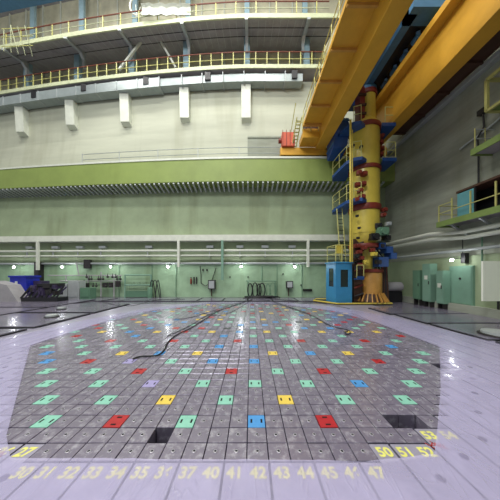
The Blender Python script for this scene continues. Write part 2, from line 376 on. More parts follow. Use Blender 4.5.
# ---------------------------------------------------------------- steel floor plates round the lid, painted numbers
def text_mesh(txt, size, x, y, z, m, parent, name='painted_number', label=None, rot=0):
    cu = bpy.data.curves.new('txt', 'FONT'); cu.body = txt; cu.size = size; cu.align_x = 'CENTER'; cu.align_y = 'CENTER'; cu.extrude = 0.0006; cu.offset = size*0.035
    t = bpy.data.objects.new('txt', cu); C.objects.link(t); dg = bpy.context.evaluated_depsgraph_get(); me = bpy.data.meshes.new_from_object(t.evaluated_get(dg))
    bpy.data.objects.remove(t); me.name = name; me.materials.clear(); me.materials.append(M[m])
    o = bpy.data.objects.new(name, me); C.objects.link(o); o.parent = parent; off = OFF[parent.name]; o.location = Vector((x, y, z))-off; o.rotation_euler = (0, 0, rot)
    if label: o['label'] = label
    return o
for i in range(-17, 16):
    ks = (2*i-1, 2*i); g = 0.014
    x0, x1 = X0+(ks[0]-.5)*P, X0+(ks[1]+.5)*P
    if ks[0] < -26 and ks[1] > -26: pass
    def edge(k):
        if -26 <= k <= 21: return Y0+(fr(k)-.5)*P-0.02
        return 8.0
    e0, e1 = edge(ks[0]), edge(ks[1]); xm = (x0+x1)/2
    mb = MB()
    poly = [(x0+g, -0.98), (x1-g, -0.98), (x1-g, e1), (xm, e1), (xm, e0), (x0+g, e0)] if abs(e0-e1) > 1e-4 else [(x0+g, -0.98), (x1-g, -0.98), (x1-g, e1), (x0+g, e0)]
    mb.prism(poly, -0.05, -0.004)
    if -12 <= ks[1] and ks[0] <= 10:
        nm = [octn(k) for k in ks if -12 <= k <= 10]; lab = 'pale steel floor plate under film, painted with '+' and '.join(nm)
    elif ks[0] > 10: lab = 'pale steel floor plate, %s plates to the right of the one painted 53 and 54' % NUMW[i-5]
    else: lab = 'pale steel floor plate, %s plates to the left of the one painted 26' % NUMW[-6-i]
    o = build('floor_plate', mb, 'plate'); tag(o, lab, 'floor plate', 'long steel floor plates in front of and beside the lid')
    for k in ks:
        if -12 <= k <= 10:
            text_mesh(octn(k), 0.175, X0+k*P, edge(k)-0.115, -0.003, 'ylw_mark', o, label='yellow painted number '+octn(k))
    if -13 <= i <= 11 :
        for yy in (edge(ks[0])-0.42 if abs(e0-e1) < .3 else 1, edge(ks[0])-1.35):
            b = MB(); b.lathe((xm, yy), [(0.045, -0.004), (0.042, 0.002), (0.02, 0.006), (1e-4, 0.003)], 14); build('lifting_socket', b, 'purple', o)
# red marks on the uncovered corner plates
RM = {}
def red_marks(cx, cy, z, parent):
    mb = MB(); q = random.Random(int(cx*100))
    for i in range(5):
        x, y = cx-0.08+0.04*i, cy+q.uniform(-.03, .03); mb.box(x-0.007, x+0.007, y-0.05, y+0.05, z, z+0.001, q.uniform(-1, 1))
    mb.box(cx-0.1, cx+0.1, cy-0.005, cy+0.005, z, z+0.001)
    q = build('red_marking', mb, 'red_mark', parent); q['label'] = 'faint red scrawl'
for o in list(C.objects):
    if o.name.startswith('floor_plate') and 'painted with' in o.get('label', ''):
        if '26' in o['label']: red_marks(-2.98, 2.36, -0.0035, o)
        if '53' in o['label']: red_marks(2.27, 2.50, -0.0035, o)
# side and rear decking under the film
mb = MB()
mb.box(-8.3, xa-0.02, 8.02, yb, -0.06, -0.006); mb.box(xb+0.02, 8.2, 8.02, yb, -0.06, -0.006)
def stepband(lo, hi, yend):
    for k in range(lo, hi+1):
        mb.box(X0+(k-.5)*P, X0+(k+.5)*P, Y0+(bk(k)+.5)*P+0.01, yend, -0.06, -0.006)
stepband(-26, 21, yb+0.02)
struct('floor', mb, 'plate')

# plastic film ring
inner = [(-2.72, 2.30), (-3.15, 2.62), (-6.45, 5.95), (-6.35, 8.5), (-5.55, 11.6), (-2.9, 14.25), (1.9, 14.25), (4.55, 11.6), (5.4, 8.6), (5.42, 5.85), (3.45, 3.7), (2.55, 2.78), (2.12, 2.35), (1.27, 2.25), (0.9, 2.27)]
outer = [(-8.3, -0.95), (-8.0, 6.6), (-7.5, 9.3), (-6.4, 12.3), (-3.4, 15.1), (2.4, 15.1), (5.6, 12.4), (6.9, 9.9), (7.3, 7.0), (8.1, 5.0), (8.1, 3.0), (3.2, 2.05), (2.25, 1.86), (2.0, -0.95)]
cen = (-0.55, 7.6)
def ray(poly, t):
    dx, dy = math.cos(t), math.sin(t); best = None
    for i in range(len(poly)):
        ax, ay = poly[i]; bx, by = poly[(i+1) % len(poly)]
        ex, ey = bx-ax, by-ay; det = dx*(-ey)+ex*dy
        if abs(det) < 1e-9: continue
        s = ((ax-cen[0])*(-ey)+ex*(ay-cen[1]))/det; u = (dx*(ay-cen[1])-dy*(ax-cen[0]))/det
        if s > 0 and -1e-6 <= u <= 1+1e-6 and (best is None or s > best): best = s
    return best or 1
mb = MB(); NA, NR = 520, 26; vs = []; fs = []
for a in range(NA):
    t = 2*PI*a/NA; ri, ro = ray(inner, t), ray(outer, t); ro = max(ro, ri+0.1)
    for q in range(NR+1):
        s = ri+(ro-ri)*(q/NR); x, y = cen[0]+s*math.cos(t), cen[1]+s*math.sin(t)
        w = noise.noise(Vector((x*2.2, y*1.1, 3)))+0.6*noise.noise(Vector((x*5, y*3, 8)))
        rg = 1-abs(noise.noise(Vector((x*1.3+5, y*0.9, 1)))*2)
        z = 0.022+0.006*w+0.016*max(0, rg-0.8)/0.2*0.6
        vs.append((x, y, z))
for a in range(NA):
    a2 = (a+1) % NA
    for q in range(NR): fs.append((a*(NR+1)+q, a2*(NR+1)+q, a2*(NR+1)+q+1, a*(NR+1)+q+1))
mb.add(vs, fs)
o = build('plastic_film', mb, 'film', smooth=True); tag(o, 'wrinkled clear lavender plastic film laid over floor around the block lid', 'plastic film')

# ---------------------------------------------------------------- dark hatch slabs
def slab(x0, x1, y0, y1, label, grp, t=0.06):
    mb = MB(); b = 0.03
    mb.prism([(x0, y0), (x1, y0), (x1, y1), (x0, y1)], -0.012, t-0.01)
    mb.prism([(x0+b, y0+b), (x1-b, y0+b), (x1-b, y1-b), (x0+b, y1-b)], t-0.01, t)
    o = thing('hatch_slab', label, 'hatch slab', ((x0+x1)/2, (y0+y1)/2, -0.012), grp)
    build('slab_top', mb, 'slab', o)
    e = MB(); e.box(x0-0.05, x1+0.05, y0-0.06, y0-0.002, -0.012, t*0.8); e.box(x1+0.002, x1+0.06, y0, y1, -0.012, t*0.8); e.box(x0-0.06, x0-0.002, y0, y1, -0.012, t*0.8)
    build('edge_seal', e, 'black', o)
gl = 'dark hatch slabs on the left'; g2 = 'dark hatch slabs on the right'; g3 = 'dark hatch slabs along the back wall'
slab(-12.3, -8.42, 4.6, 7.6, 'dark grey metal hatch slab nearest the left edge of photo, beside white film', gl)
slab(-12.3, -8.42, 7.9, 10.6, 'dark grey metal hatch slab carrying the small round cap', gl)
slab(-12.3, -8.42, 10.95, 14.0, 'dark grey metal hatch slab behind the one with the round cap', gl)
slab(-20.0, -12.6, 9.0, 12.4, 'wide dark hatch slab at far left, nearer of the two', gl)
slab(-20.0, -12.6, 12.7, 16.4, 'wide dark hatch slab at far left in front of the blue bin', gl)
slab(7.5, 11.2, 4.0, 6.2, 'dark hatch slab at right edge of photo under the white board', g2)
slab(7.45, 11.2, 6.4, 8.4, 'dark hatch slab on the right, second nearest, beside the concrete plinth', g2)
slab(7.4, 11.2, 8.55, 10.4, 'dark hatch slab on the right in front of the wall lamp', g2)
slab(7.2, 11.2, 10.55, 12.4, 'dark hatch slab on the right, farthest, before the green cabinets', g2)
for i in range(9):
    x = -11.9+1.95*i; w = ['first', 'second', 'third', 'fourth', 'fifth', 'sixth', 'seventh', 'eighth', 'ninth'][i]
    slab(x, x+1.83, 15.6, 17.6, f'{w} slab from the left in the row of dark slabs along back wall', g3, 0.045)
def disc(x, y, r, z, label):
    o = thing('round_cap', label, 'round cap', (x, y, z))
    a = MB(); a.lathe((x, y), [(r, z), (r, z+0.03), (r*0.96, z+0.05), (1e-4, z+0.05)], 32); build('base_ring', a, 'dark', o, smooth=True)
    a = MB(); a.lathe((x, y), [(r*0.85, z+0.05), (r*0.83, z+0.12), (r*0.7, z+0.135), (1e-4, z+0.135)], 32); build('lid', a, 'greyl', o, smooth=True)
disc(-9.4, 9.6, 0.27, 0.06, 'small round pale metal cap on the dark left slab')
disc(-10.9, 11.7, 0.22, 0.06, 'second round pale cap on slab further back on left')
disc(8.3, 6.75, 0.55, 0.06, 'large round pale ring cap on dark slab at right edge')

# ---------------------------------------------------------------- back wall fittings
def run(name, prof, m, label, cat, x0=XL, x1=XR-0.02, n=60):
    mb = MB(); mb.sweep(prof, x0, x1, n); o = build(name, mb, m); return tag(o, label, cat)
def rect(o0, o1, z0, z1): return [(o0, z0), (o1, z0), (o1, z1), (o0, z1)]
# lime green crane-rail beam
t = thing('crane_rail_beam', 'long lime green concrete beam carrying the crane rail across back wall', 'beam', (0, 17.4, 9.7))
mb = MB(); mb.sweep(rect(0.0, 1.25, 9.85, 11.85), XL, XR-0.02, 60); build('beam_body', mb, 'lime', t)
mb = MB(); mb.sweep(rect(1.25, 1.3, 11.72, 11.88), XL, XR-0.02, 60); build('top_edge', mb, 'white', t)
mb = MB()
for i in range(100):
    x = -30.5+i*0.42
    mb.bar((x, wy(x, 9.7)-1.22, 9.78), (x, wy(x, 9.7)-0.02, 9.50), 0.13, 0.14)
q = build('rib', mb, 'greyl', t); q['kind'] = 'stuff'; q['label'] = 'grey slanted ribs under the green beam'
run('crane_rail', rect(0.6, 0.72, 11.85, 12.0), 'dark', 'dark steel crane rail on top of the green beam', 'rail', x1=11.5)
def pipe_run(name, off, z, r, m, label, x0, x1, n=40, cat='pipe'):
    mb = MB(); mb.tube([(x0+(x1-x0)*i/n, wy(x0+(x1-x0)*i/n, z)-off, z) for i in range(n+1)], r, 8); o = build(name, mb, m, smooth=True); return tag(o, label, cat)
t = thing('pipe_railing', 'thin grey pipe railing standing along top of the green beam', 'railing', (-6, 17.3, 11.88))
for z in (12.25, 12.75):
    mb = MB(); mb.tube([(-15+(17.5)*i/30, wy(-15+17.5*i/30, z)-1.1, z) for i in range(31)], 0.025, 6); build('rail', mb, 'greyl', t)
for i in range(6):
    x = -15+3.5*i; mb = MB(); mb.tube([(x, wy(x, 12)-1.1, 11.88), (x, wy(x, 12)-1.1, 12.8)], 0.03, 6); build('post', mb, 'greyl', t)
# white ledge with recess, pipes and hanging tubes
run('wall_ledge', rect(0.0, 0.75, 4.98, 5.48), 'white', 'long white ledge beam crossing the back wall above the pipes', 'ledge')
pipe_run('wall_pipe', 0.55, 4.15, 0.085, 'white', 'upper white pipe under the ledge on back wall', XL, XR-0.6)
pipe_run('wall_pipe', 0.5, 3.72, 0.07, 'white', 'lower white pipe under the ledge on back wall', XL, XR-0.6)
pipe_run('wall_pipe', 0.18, 3.05, 0.09, 'greyl', 'pale grey pipe running above the row of wall lamps', XL, XR-0.6)
for px, y1, r, lab, mm in ((36, 270, 0.09, 'white hanging tube at left end under ledge', 'white'), (180, 267, 0.1, 'white hanging tube left of the red extinguisher', 'white'),
                       (223, 280, 0.1, 'green hanging tube between the wall box and middle lamp', 'cab_green'), (306.5, 267, 0.1, 'white hanging tube right of the coiled hoses', 'white')):
    x = (px-251)/203.5*17.9; y = wy(x, 4)-0.72; z1 = 2.1+(274-y1)/203.5*y
    mb = MB(); mb.box(x-r, x+r, y-0.12, y+0.06, z1, 5.0); o = build('drop_tube', mb, mm); tag(o, lab, 'tube', 'tubes hanging from the ledge')
for px in (22, 50, 76, 100, 148, 210, 240, 265, 292):
    x = (px-251)/203.5*18; mb = MB(); mb.box(x-0.3, x+0.3, wy(x, 4)-0.32, wy(x, 4)-0.06, 4.4, 4.62); mb.box(x-0.05, x+0.05, wy(x, 4)-0.66, wy(x, 4)-0.03, 3.6, 3.64); mb.box(x-0.04, x+0.04, wy(x, 4)-0.5, wy(x, 4)-0.42, 3.6, 4.3)
    nm = {22: 'far left', 50: 'above the blue bin side', 76: 'above the second lamp', 100: 'above the third lamp', 148: 'above the cable hoops', 210: 'above the grey wall box', 240: 'above the middle lamp', 265: 'above the hose coils', 292: 'above the right lamp'}[px]
    o = build('pipe_bracket', mb, 'greyl'); tag(o, 'small pale pipe bracket under the ledge, '+nm, 'bracket', 'pipe brackets under the ledge')
# lamps
for px, nm in ((4, 'at far left edge of the photo'), (56.5, 'above the machine heap'), (108, 'above the valve rack'), (167, 'left of the red extinguisher'), (241, 'in the middle of back wall'), (295, 'nearest the blue cabin')):
    x = (px-251)/203.5*17.3; yy = wy(x, 3)
    t = thing('wall_lamp', 'small glowing white lamp on back wall '+nm, 'lamp', (x, yy, 2.72), 'small wall lamps on the back wall')
    mb = MB(); mb.bar((x, yy-0.0, 2.92), (x, yy-0.95, 2.92), 0.05, 0.05); mb.bar((x, yy-0.9, 2.8), (x, yy-0.9, 2.94), 0.05, 0.05); build('bracket', mb, 'dark', t)
    mb = MB(); mb.sphere((x, yy-0.9, 2.72), 0.075, 8); build('bulb', mb, 'lamp', t, smooth=True)
# white wall brackets
for px, y0, y1, nm in ((20.5, 105, 133, 'leftmost'), (70.5, 96, 126, 'second from the left'), (125, 90, 123, 'third from the left'), (184.5, 86, 119, 'fourth from the left'), (246, 84, 119, 'rightmost')):
    Y = 19.7 if px < 40 else 19.0 if px < 90 else 18.0
    x = (px-251)/203.5*Y; Yw = wy(x, 17); x = (px-251)/203.5*(Yw-0.4)
    z0 = 2.1+(274-y1)/203.5*(Yw-0.4); w = 0.4
    mb = MB(); mb.slab_x([(Yw, z0-0.1), (Yw-0.45, z0+0.1), (Yw-0.6, 18.55), (Yw, 18.55)], x-w, x+w)
    o = build('wall_bracket', mb, 'white'); tag(o, f'pale concrete bracket under the duct, {nm} of five', 'bracket', 'concrete brackets under the duct')
# duct
t = thing('ventilation_duct', 'long silver ventilation duct below the lower gallery with black ports', 'duct', (-8, 17.4, 18.5))
xd = (302-251)/203.5*17.6
mb = MB(); mb.sweep(rect(0.15, 0.95, 18.45, 19.25), XL, -8.0, 40); build('duct_body', mb, 'silver', t)
mb = MB(); mb.sweep(rect(0.15, 0.85, 18.55, 19.2), -8.0, xd, 30); build('duct_body', mb, 'silver', t)
for x in (-24, -22, -20, -18, -16, -14, -12, -10, -8, -6, -4.2, -2.4, -0.6, 1.2, 2.9):
    mb = MB(); mb.sweep(rect(0.1, 1.0, 18.42, 19.28), x-0.03, x+0.03, 1); build('flange', mb, 'greyl', t)
for px in (34, 82, 144, 208, 294):
    Y = 19.2 if px < 60 else 18.3 if px < 100 else 17.5
    x = (px-251)/203.5*Y; mb = MB(); mb.box(x-0.24, x+0.24, wy(x, 19.6)-1.0, wy(x, 19.6)-0.8, 18.7, 19.35); build('port', mb, 'black', t)
# lower gallery walkway
t = thing('gallery_walkway', 'lower gallery walkway with pale green edge across back wall', 'walkway', (-8, 17.8, 19.45))
mb = MB(); mb.sweep(rect(-1.6, 1.0, 19.45, 19.6), XL, 7.0, 60); build('deck', mb, 'greyd', t)
mb = MB(); mb.sweep(rect(1.0, 1.08, 19.45, 19.76), XL, 7.0, 60); build('edge_band', mb, 'cream', t)
def rail(name, label, x0, x1, step, off, z, h, postm, railm, midm):
    t = thing(name, label, 'railing', ((x0+x1)/2, wy((x0+x1)/2, z)-off, z)); n = int((x1-x0)/step)
    for i in range(n+1):
        x = x0+i*step; mb = MB(); y = wy(x, z)-off; mb.box(x-0.035, x+0.035, y-0.03, y+0.03, z, z+h); build('post', mb, postm, t)
    xs = [x0+(x1-x0)*i/50 for i in range(51)]
    mb = MB(); mb.tube([(x, wy(x, z)-off, z+h) for x in xs], 0.045, 6); build('handrail', mb, railm, t)
    mb = MB(); mb.tube([(x, wy(x, z)-off, z+h*0.5) for x in xs], 0.03, 6); build('mid_rail', mb, midm, t)
    mb = MB(); mb.sweep(rect(off-0.01, off+0.02, z, z+0.10), x0, x1, 40); build('toe_board', mb, 'cream', t)
rail('gallery_railing', 'lower gallery railing with yellow posts and brown-red handrail', -30.0, 6.2, 0.95, 0.98, 19.7, 1.2, 'yrail', 'redrail', 'yrail')
for px in (29, 78, 130, 187, 247, 305):
    Y = 20.5 if px < 40 else 19.6 if px < 90 else 18.6
    x = (px-251)/203.5*Y; y = wy(x, 21)-0.0
    mb = MB(); mb.box(x-0.25, x+0.25, y-0.2, y+0.2, 19.6, 23.4); mb.box(x-0.22, x+0.22, y+0.35, y+0.6, 23.9, 31.0)
    nm = {29: 'leftmost', 78: 'second from left', 130: 'left of the cross braces', 187: 'right of the cross braces', 247: 'in the middle', 305: 'beside the yellow crane'}[px]
    o = build('gallery_column', mb, 'bluecol'); tag(o, 'pale blue steel column on the galleries, '+nm, 'column', 'pale blue gallery columns')
t = thing('cross_brace', 'pair of white diagonal braces on the lower gallery forming an inverted V', 'brace', (-9.0, 18.4, 19.6))
for a, b in (((119, 70), (141, 42)), ((176, 68), (161, 42))):
    mb = MB(); A = at(a[0], a[1], 18.3); B = at(b[0], b[1], 18.3); mb.bar(A, B, 0.16, 0.16); build('diagonal', mb, 'white', t)
# window-like panels of recess wall
for i in range(17):
    x = -29+i*2.2
    mb = MB(); mb.box(x-0.06, x+0.06, wy(x, 22)+1.45, wy(x, 22)+1.59, 19.6, 23.7)
    mb.box(x-0.05, x+0.05, wy(x, 27)+1.45, wy(x, 27)+1.59, 24.0, 31.0)
    o = build('wall_mullion', mb, 'white'); tag(o, 'thin pale upright on the olive wall behind the galleries, %s from the left' % (ORD[i] if i else 'first'), 'upright', 'thin uprights behind the galleries')
# upper gallery
t = thing('upper_gallery', 'upper gallery slab with grey panelled underside and pale edge', 'gallery', (-8, 16.5, 22.3))
mb = MB(); mb.sweep([(-1.6, 23.75), (2.05, 22.35), (2.05, 22.55), (-1.6, 23.95)], XL, 7.0, 60); build('soffit', mb, 'greyd', t)
mb = MB(); mb.sweep(rect(2.05, 2.15, 22.33, 22.66), XL, 7.0, 60); build('edge_band', mb, 'cream', t)
mb = MB()
for i in range(60):
    x = -30+i*0.6; mb.bar((x, wy(x, 23)-1.95, 22.38), (x, wy(x, 23)+1.0, 23.51), 0.03, 0.02)
q = build('panel_joint', mb, 'greyl', t); q['label'] = 'pale joints of the underside panels'; q['kind'] = 'stuff'
for k in (0.3, 1.2):
    mb = MB(); z = 22.35+(2.05-k)*0.384; mb.sweep(rect(k-0.02, k+0.02, z-0.03, z+0.02), XL, 7.0, 50); build('seam', mb, 'dark', t)
for px, ptop, nm in ((12, 40, 'leftmost'), (68, 30, 'second from left'), (118, 20, 'third from left'), (183, 14, 'fourth from left'), (246.5, 10, 'fifth from left'), (307, 12, 'beside the yellow crane')):
    Y = (18.9 if px < 20 else 17.6 if px < 80 else 16.6); x = (px-251)/203.5*Y; y = wy(x, 23)
    x2 = x*1.0
    mb = MB(); mb.slab_x([(y-2.2, 22.15), (y-2.2, 22.32), (y-0.2, 23.1), (y-0.2, 22.2), (y-0.7, 22.6)], x-0.13, x+0.13)
    mb.box(x-0.1, x+0.1, y-0.35, y-0.1, 21.6, 22.4)
    o = build('gallery_bracket', mb, 'greyl'); tag(o, 'grey steel bracket holding up the upper gallery, '+nm, 'bracket', 'steel brackets under the upper gallery')
rail('gallery_railing', 'upper gallery railing with pale posts and brown-red handrail', -30.0, 6.2, 1.6, 2.08, 22.65, 1.05, 'yrail', 'redrail', 'cream')
mb = MB()
x0, x1 = (141-251)/203.5*16.2, (190-251)/203.5*16.2
pts = 12
vs = []
for i in range(pts+1):
    x = x0+(x1-x0)*i/pts
    for z, d in ((22.8, 0), (23.15, 0.12), (23.5, 0.05), (23.6, -0.1)): vs.append((x, 16.25+d+0.05*math.sin(i*2.3), z+0.03*math.sin(i*1.7)))
for i in range(pts+1):
    x = x0+(x1-x0)*i/pts
    for z, d in ((22.8, 0.05), (23.15, 0.17), (23.5, 0.1), (23.56, -0.05)): vs.append((x, 16.25+d+0.05*math.sin(i*2.3), z+0.03*math.sin(i*1.7)))
H = (pts+1)*4; fs = []
for i in range(pts):
    for j in range(3): fs += [(i*4+j, (i+1)*4+j, (i+1)*4+j+1, i*4+j+1), (H+i*4+j, H+i*4+j+1, H+(i+1)*4+j+1, H+(i+1)*4+j)]
mb.add(vs, fs); o = build('draped_sheet', mb, 'white'); tag(o, 'white sheet draped behind the upper gallery railing', 'sheet')
mb = MB()
for i in range(5):
    a = 2*PI*i/5; A = at(140, 14, 16.9); mb.tube([(A[0]-0.3, 16.95, 23.4), (A[0]+0.5*math.cos(a)*0.8, 16.95+0.2*math.sin(a), 24.2+0.2*math.sin(a*2))], 0.03, 5)
mb.tube([(A[0]+0.9*math.cos(u), 17.0, 24.5+0.9*math.sin(u)) for u in [PI*0.5+PI*i/14 for i in range(15)]], 0.07, 8)
o = build('curved_pipe', mb, 'white'); tag(o, 'curved white pipe on the upper gallery left of the draped sheet', 'pipe')
# yellow scaffold at upper-left gallery
t = thing('yellow_scaffold', 'yellow tangled guard frame at left end of the upper gallery', 'frame', (-17.2, 16.6, 23.2))
A = at(14, 32, 17.0)
for i in range(5):
    x = A[0]-1.1+i*0.5; mb = MB(); mb.bar((x, 17.2+0.1*i, A[2]-1.4), (x+0.25*math.sin(i*2.1), 17.2-0.1*i, A[2]+0.5+0.2*math.sin(i*1.3)), 0.035, 0.035); build('bar', mb, 'cream', t)
for z in (-1.0, -0.2, 0.5): mb = MB(); mb.bar((A[0]-1.3, 17.2, A[2]+z), (A[0]+1.4, 17.2, A[2]+z+0.1), 0.035, 0.035); build('bar', mb, 'yrail', t)
# blue beam at top left
t = thing('blue_beam', 'blue crane beam crossing the top left corner of the photo', 'beam', (-17, 14, 20))
A = at(-40, 9, 14.0); B = at(70, -13, 14.0)
mb = MB(); mb.bar((A[0], 14, A[2]+0.45), (B[0], 14, B[2]+0.45), 0.8, 0.9); build('web', mb, 'blue', t)
mb = MB(); mb.bar((A[0], 14, A[2]), (B[0], 14, B[2]), 1.0, 0.12); build('flange', mb, 'troll', t)

# ---------------------------------------------------------------- equipment at foot of back wall
def wp(px, py, off=0.15):             # point just off the back wall
    y = 18.0
    for _ in range(5):
        x = (px-251)/203.5*y; y = wy(x, 1)-off
    return (x, y, 2.1+(274-py)/203.5*y)
def wbox(name, px0, px1, py0, py1, depth, m, label, cat, grp=None, door=False):
    a = wp(px0, py1); b = wp(px1, py0)
    t = thing(name, label, cat, ((a[0]+b[0])/2, a[1], a[2]), grp)
    mb = MB(); mb.box(a[0], b[0], a[1]-depth, a[1]+0.12, a[2], b[2]); build('body', mb, m, t)
    mb = MB(); e = min(b[0]-a[0], b[2]-a[2])*0.12; mb.box(a[0]+e, b[0]-e, a[1]-depth-0.02, a[1]-depth, a[2]+e, b[2]-e); build('door', mb, 'greyl' if m == 'dark' else m, t)
    return t
def wtube(name, pts, r, m, label, cat, off=0.12, parent=None, grp=None):
    mb = MB(); mb.tube([wp(x, y, off) for x, y in pts], r, 7); o = build(name, mb, m, parent, smooth=True)
    return o if parent else tag(o, label, cat, grp)
wbox('wall_box', 208.5, 215.5, 280, 289, 0.25, 'dark', 'grey wall box with conduit left of the middle lamp', 'box')
wbox('wall_box', 286, 292.5, 281, 288, 0.25, 'dark', 'grey wall box below the right-hand wall lamp', 'box')
wtube('conduit', [(216, 268), (214, 274), (212, 280)], 0.03, 'dark', 'thin dark conduit dropping into the left wall box', 'conduit')
wtube('conduit', [(200, 266), (201, 275), (201, 283), (205, 286), (209, 284)], 0.035, 'dark', 'dark conduit hooked beside the left wall box', 'conduit')
wtube('post', [(211.5, 289), (211.5, 296)], 0.04, 'brown', 'thin rusty post under the left wall box', 'post')
wtube('post', [(288.5, 288), (288.5, 296)], 0.04, 'brown', 'thin rusty post under the right wall box', 'post')
t = thing('fire_extinguisher', 'small red extinguisher hung on pale green wall', 'extinguisher', wp(191, 284))
c = wp(191, 284, 0.09); mb = MB(); mb.lathe(c, [(0.07, c[2]), (0.08, c[2]+0.05), (0.08, c[2]+0.42), (0.04, c[2]+0.5), (0.02, c[2]+0.55)], 14); build('cylinder', mb, 'redp', t, smooth=True)
mb = MB(); mb.box(c[0]-0.06, c[0]+0.06, c[1]-0.03, c[1]+0.03, c[2]+0.55, c[2]+0.6); build('valve', mb, 'dark', t)
for px, nm in ((194, 'nearest the extinguisher'), (196.5, 'further right')):
    wtube('wall_fitting', [(px, 277), (px, 284)], 0.06, 'dark', 'short dark fitting right of the red extinguisher, '+nm, 'fitting')
for px in (203, 207): wtube('wall_plate', [(px, 269), (px, 271)], 0.07, 'dark', 'small dark plate by the conduit, %s' % ('left one' if px == 203 else 'right one'), 'plate')
for px, y0, y1, nm in ((176, 264, 297, 'left of the extinguisher'), (277, 262, 298, 'right of the hose coils'), (302, 266, 296, 'left of the blue cabin'), (119, 266, 297, 'beside the valve rack'), (152, 264, 297, 'beside the green frame')):
    wtube('wall_conduit', [(px, y0), (px, y1)], 0.03, 'cab_green2', 'thin dull green vertical conduit on back wall, '+nm, 'conduit', grp='vertical conduits')
mb = MB(); a = wp(303, 291, 0.1); b = wp(312, 289, 0.1); mb.box(a[0], b[0], a[1]-0.04, a[1]+0.05, a[2], b[2]); o = build('wall_vent', mb, 'slot'); tag(o, 'narrow black slot vent low on wall near blue cabin', 'vent')
for px, py, nm in ((283, 274, 'right of the hose rack'), (230, 277, 'left of middle lamp'), (248, 277, 'above the hose rack'), (301, 285, 'left of slot vent')):
    a = wp(px, py, 0.05); mb = MB(); mb.sphere((a[0], a[1]-0.02, a[2]), 0.07, 6); o = build('wall_plug', mb, 'dark'); tag(o, 'small dark round knob on the wall, '+nm, 'knob')
# hose rack in centre
t = thing('hose_rack', 'pale pipe rack on wall from which the black hoses hang', 'rack', wp(262, 281))
for pts in ([(246, 281), (277, 281)], [(248, 281), (248, 298)], [(275, 281), (275, 298)], [(262, 281), (262, 266)]): wtube('bar', pts, 0.045, 'cab_green2', '', '', 0.25, t)
for i, (px, w, h) in enumerate(((250, 2.3, 15), (255, 2.6, 17), (259, 2.0, 14), (262, 3.0, 16), (268, 2.2, 14), (273, 3.2, 17))):
    pts = [(px+w*math.cos(u), 290+0.45*h*math.sin(u)*0.95) for u in [2*PI*j/20 for j in range(21)]]
    wtube('hose_coil', pts, 0.05 if i < 4 else 0.03, 'black' if i < 4 else 'cab_green2', ['leftmost black hose coil hanging on rack', 'second black hose coil hanging on rack', 'third black hose coil hanging on rack', 'fourth black hose coil hanging on rack', 'fifth, thin green hose loop hanging on rack', 'rightmost thin green hose loop on rack'][i], 'hose', 0.3+0.03*i, grp='hose coils on the rack')
t = thing('hose_heap', 'heap of black hoses at the foot of the hose rack', 'hoses', (1.0, 17.2, 0.04))
for i in range(7):
    pts = [(0.9+1.3*math.cos(u+i)*(0.6+0.1*i), 17.3+0.22*math.sin(u*1.3+i), 0.09+0.05*(i % 3)+0.03*math.sin(3*u)) for u in [PI*1.6*j/18 for j in range(19)]]
    mb = MB(); mb.tube(pts, 0.035, 6); build('hose', mb, 'black', t, smooth=True)
# green frame and hoop cables
t = thing('green_frame', 'pale green steel frame standing before wall left of centre', 'frame', wp(138, 297))
for pts in ([(125, 275), (125, 298.4)], [(151, 275), (151, 298.4)], [(125, 275), (151, 275)], [(125, 285), (151, 285)]): wtube('bar', pts, 0.06, 'cab_green', '', '', 0.4, t)
a = wp(126, 297, 0.35); b = wp(150, 291, 0.35); mb = MB(); mb.box(a[0], b[0], a[1], a[1]+0.05, 0.05, b[2]); build('panel', mb, 'cab_green2', t)
for i in range(10):
    px = 130+i*2; wtube('peg', [(px, 284-(i % 3)), (px, 290)], 0.02, 'dark', '', '', 0.44, t)
for i, (px, w) in enumerate(((152, 4), (155, 5), (158, 3))):
    pts = [(px-w+(2*w)*j/14, 300-20*math.sin(PI*j/14)) for j in range(15)]
    wtube('cable_hoop', pts, 0.035, 'black', ['left', 'tallest middle', 'right'][i]+' black cable hoop arching up beside the green frame', 'cable', 0.6+0.1*i, grp='arched cable hoops')
mb = MB(); c = wp(150, 298, 0.8); mb.lathe(c, [(0.2, 0.04), (0.2, 0.9), (0.17, 0.95), (1e-4, 0.95)], 16); o = build('canister', mb, 'cab_green2', smooth=True); tag(o, 'dull green canister at the foot of the cable hoops', 'canister')
# valve rack
t = thing('valve_rack', 'pipe rack with dark valves along wall between second and third lamps', 'rack', wp(95, 297))
for pts in ([(48, 275.5), (122, 275.5)], [(60, 281), (122, 281)], [(101, 272), (101, 297)], [(88, 275), (88, 297)], [(114, 274), (114, 297)], [(66, 275), (66, 281)], [(76, 262), (79, 275)]): wtube('pipe', pts, 0.05, 'greyd', '', '', 0.45, t)
vr = random.Random(5)
for i in range(16):
    px = 84+i*2.4+vr.uniform(-.5, .5); py = vr.choice((277, 279, 283, 286)); a = wp(px, py, 0.55)
    mb = MB(); mb.sphere(a, 0.1, 6); mb.tube([(a[0], a[1], a[2]), (a[0], a[1], a[2]+0.3)], 0.03, 6); build('valve', mb, 'dark', t)
for px, py, w, h in ((86, 289, 2.5, 6), (105, 285, 2, 2.5), (111, 285, 2, 2.5), (118, 284, 2, 3)):
    a = wp(px-w, py+h, 0.5); b = wp(px+w, py-h, 0.5); mb = MB(); mb.box(a[0], b[0], a[1]-0.1, a[1]+0.1, a[2], b[2]); build('valve_box', mb, 'dark', t)
mb = MB(); a = wp(88, 263, 0.2); mb.box(a[0]-0.25, a[0]+0.25, a[1]-0.2, a[1]+0.15, a[2]-0.5, a[2]+0.3, 0.3); o = build('loudspeaker', mb, 'dark'); tag(o, 'small dark box fixed high on wall left of third lamp', 'box')
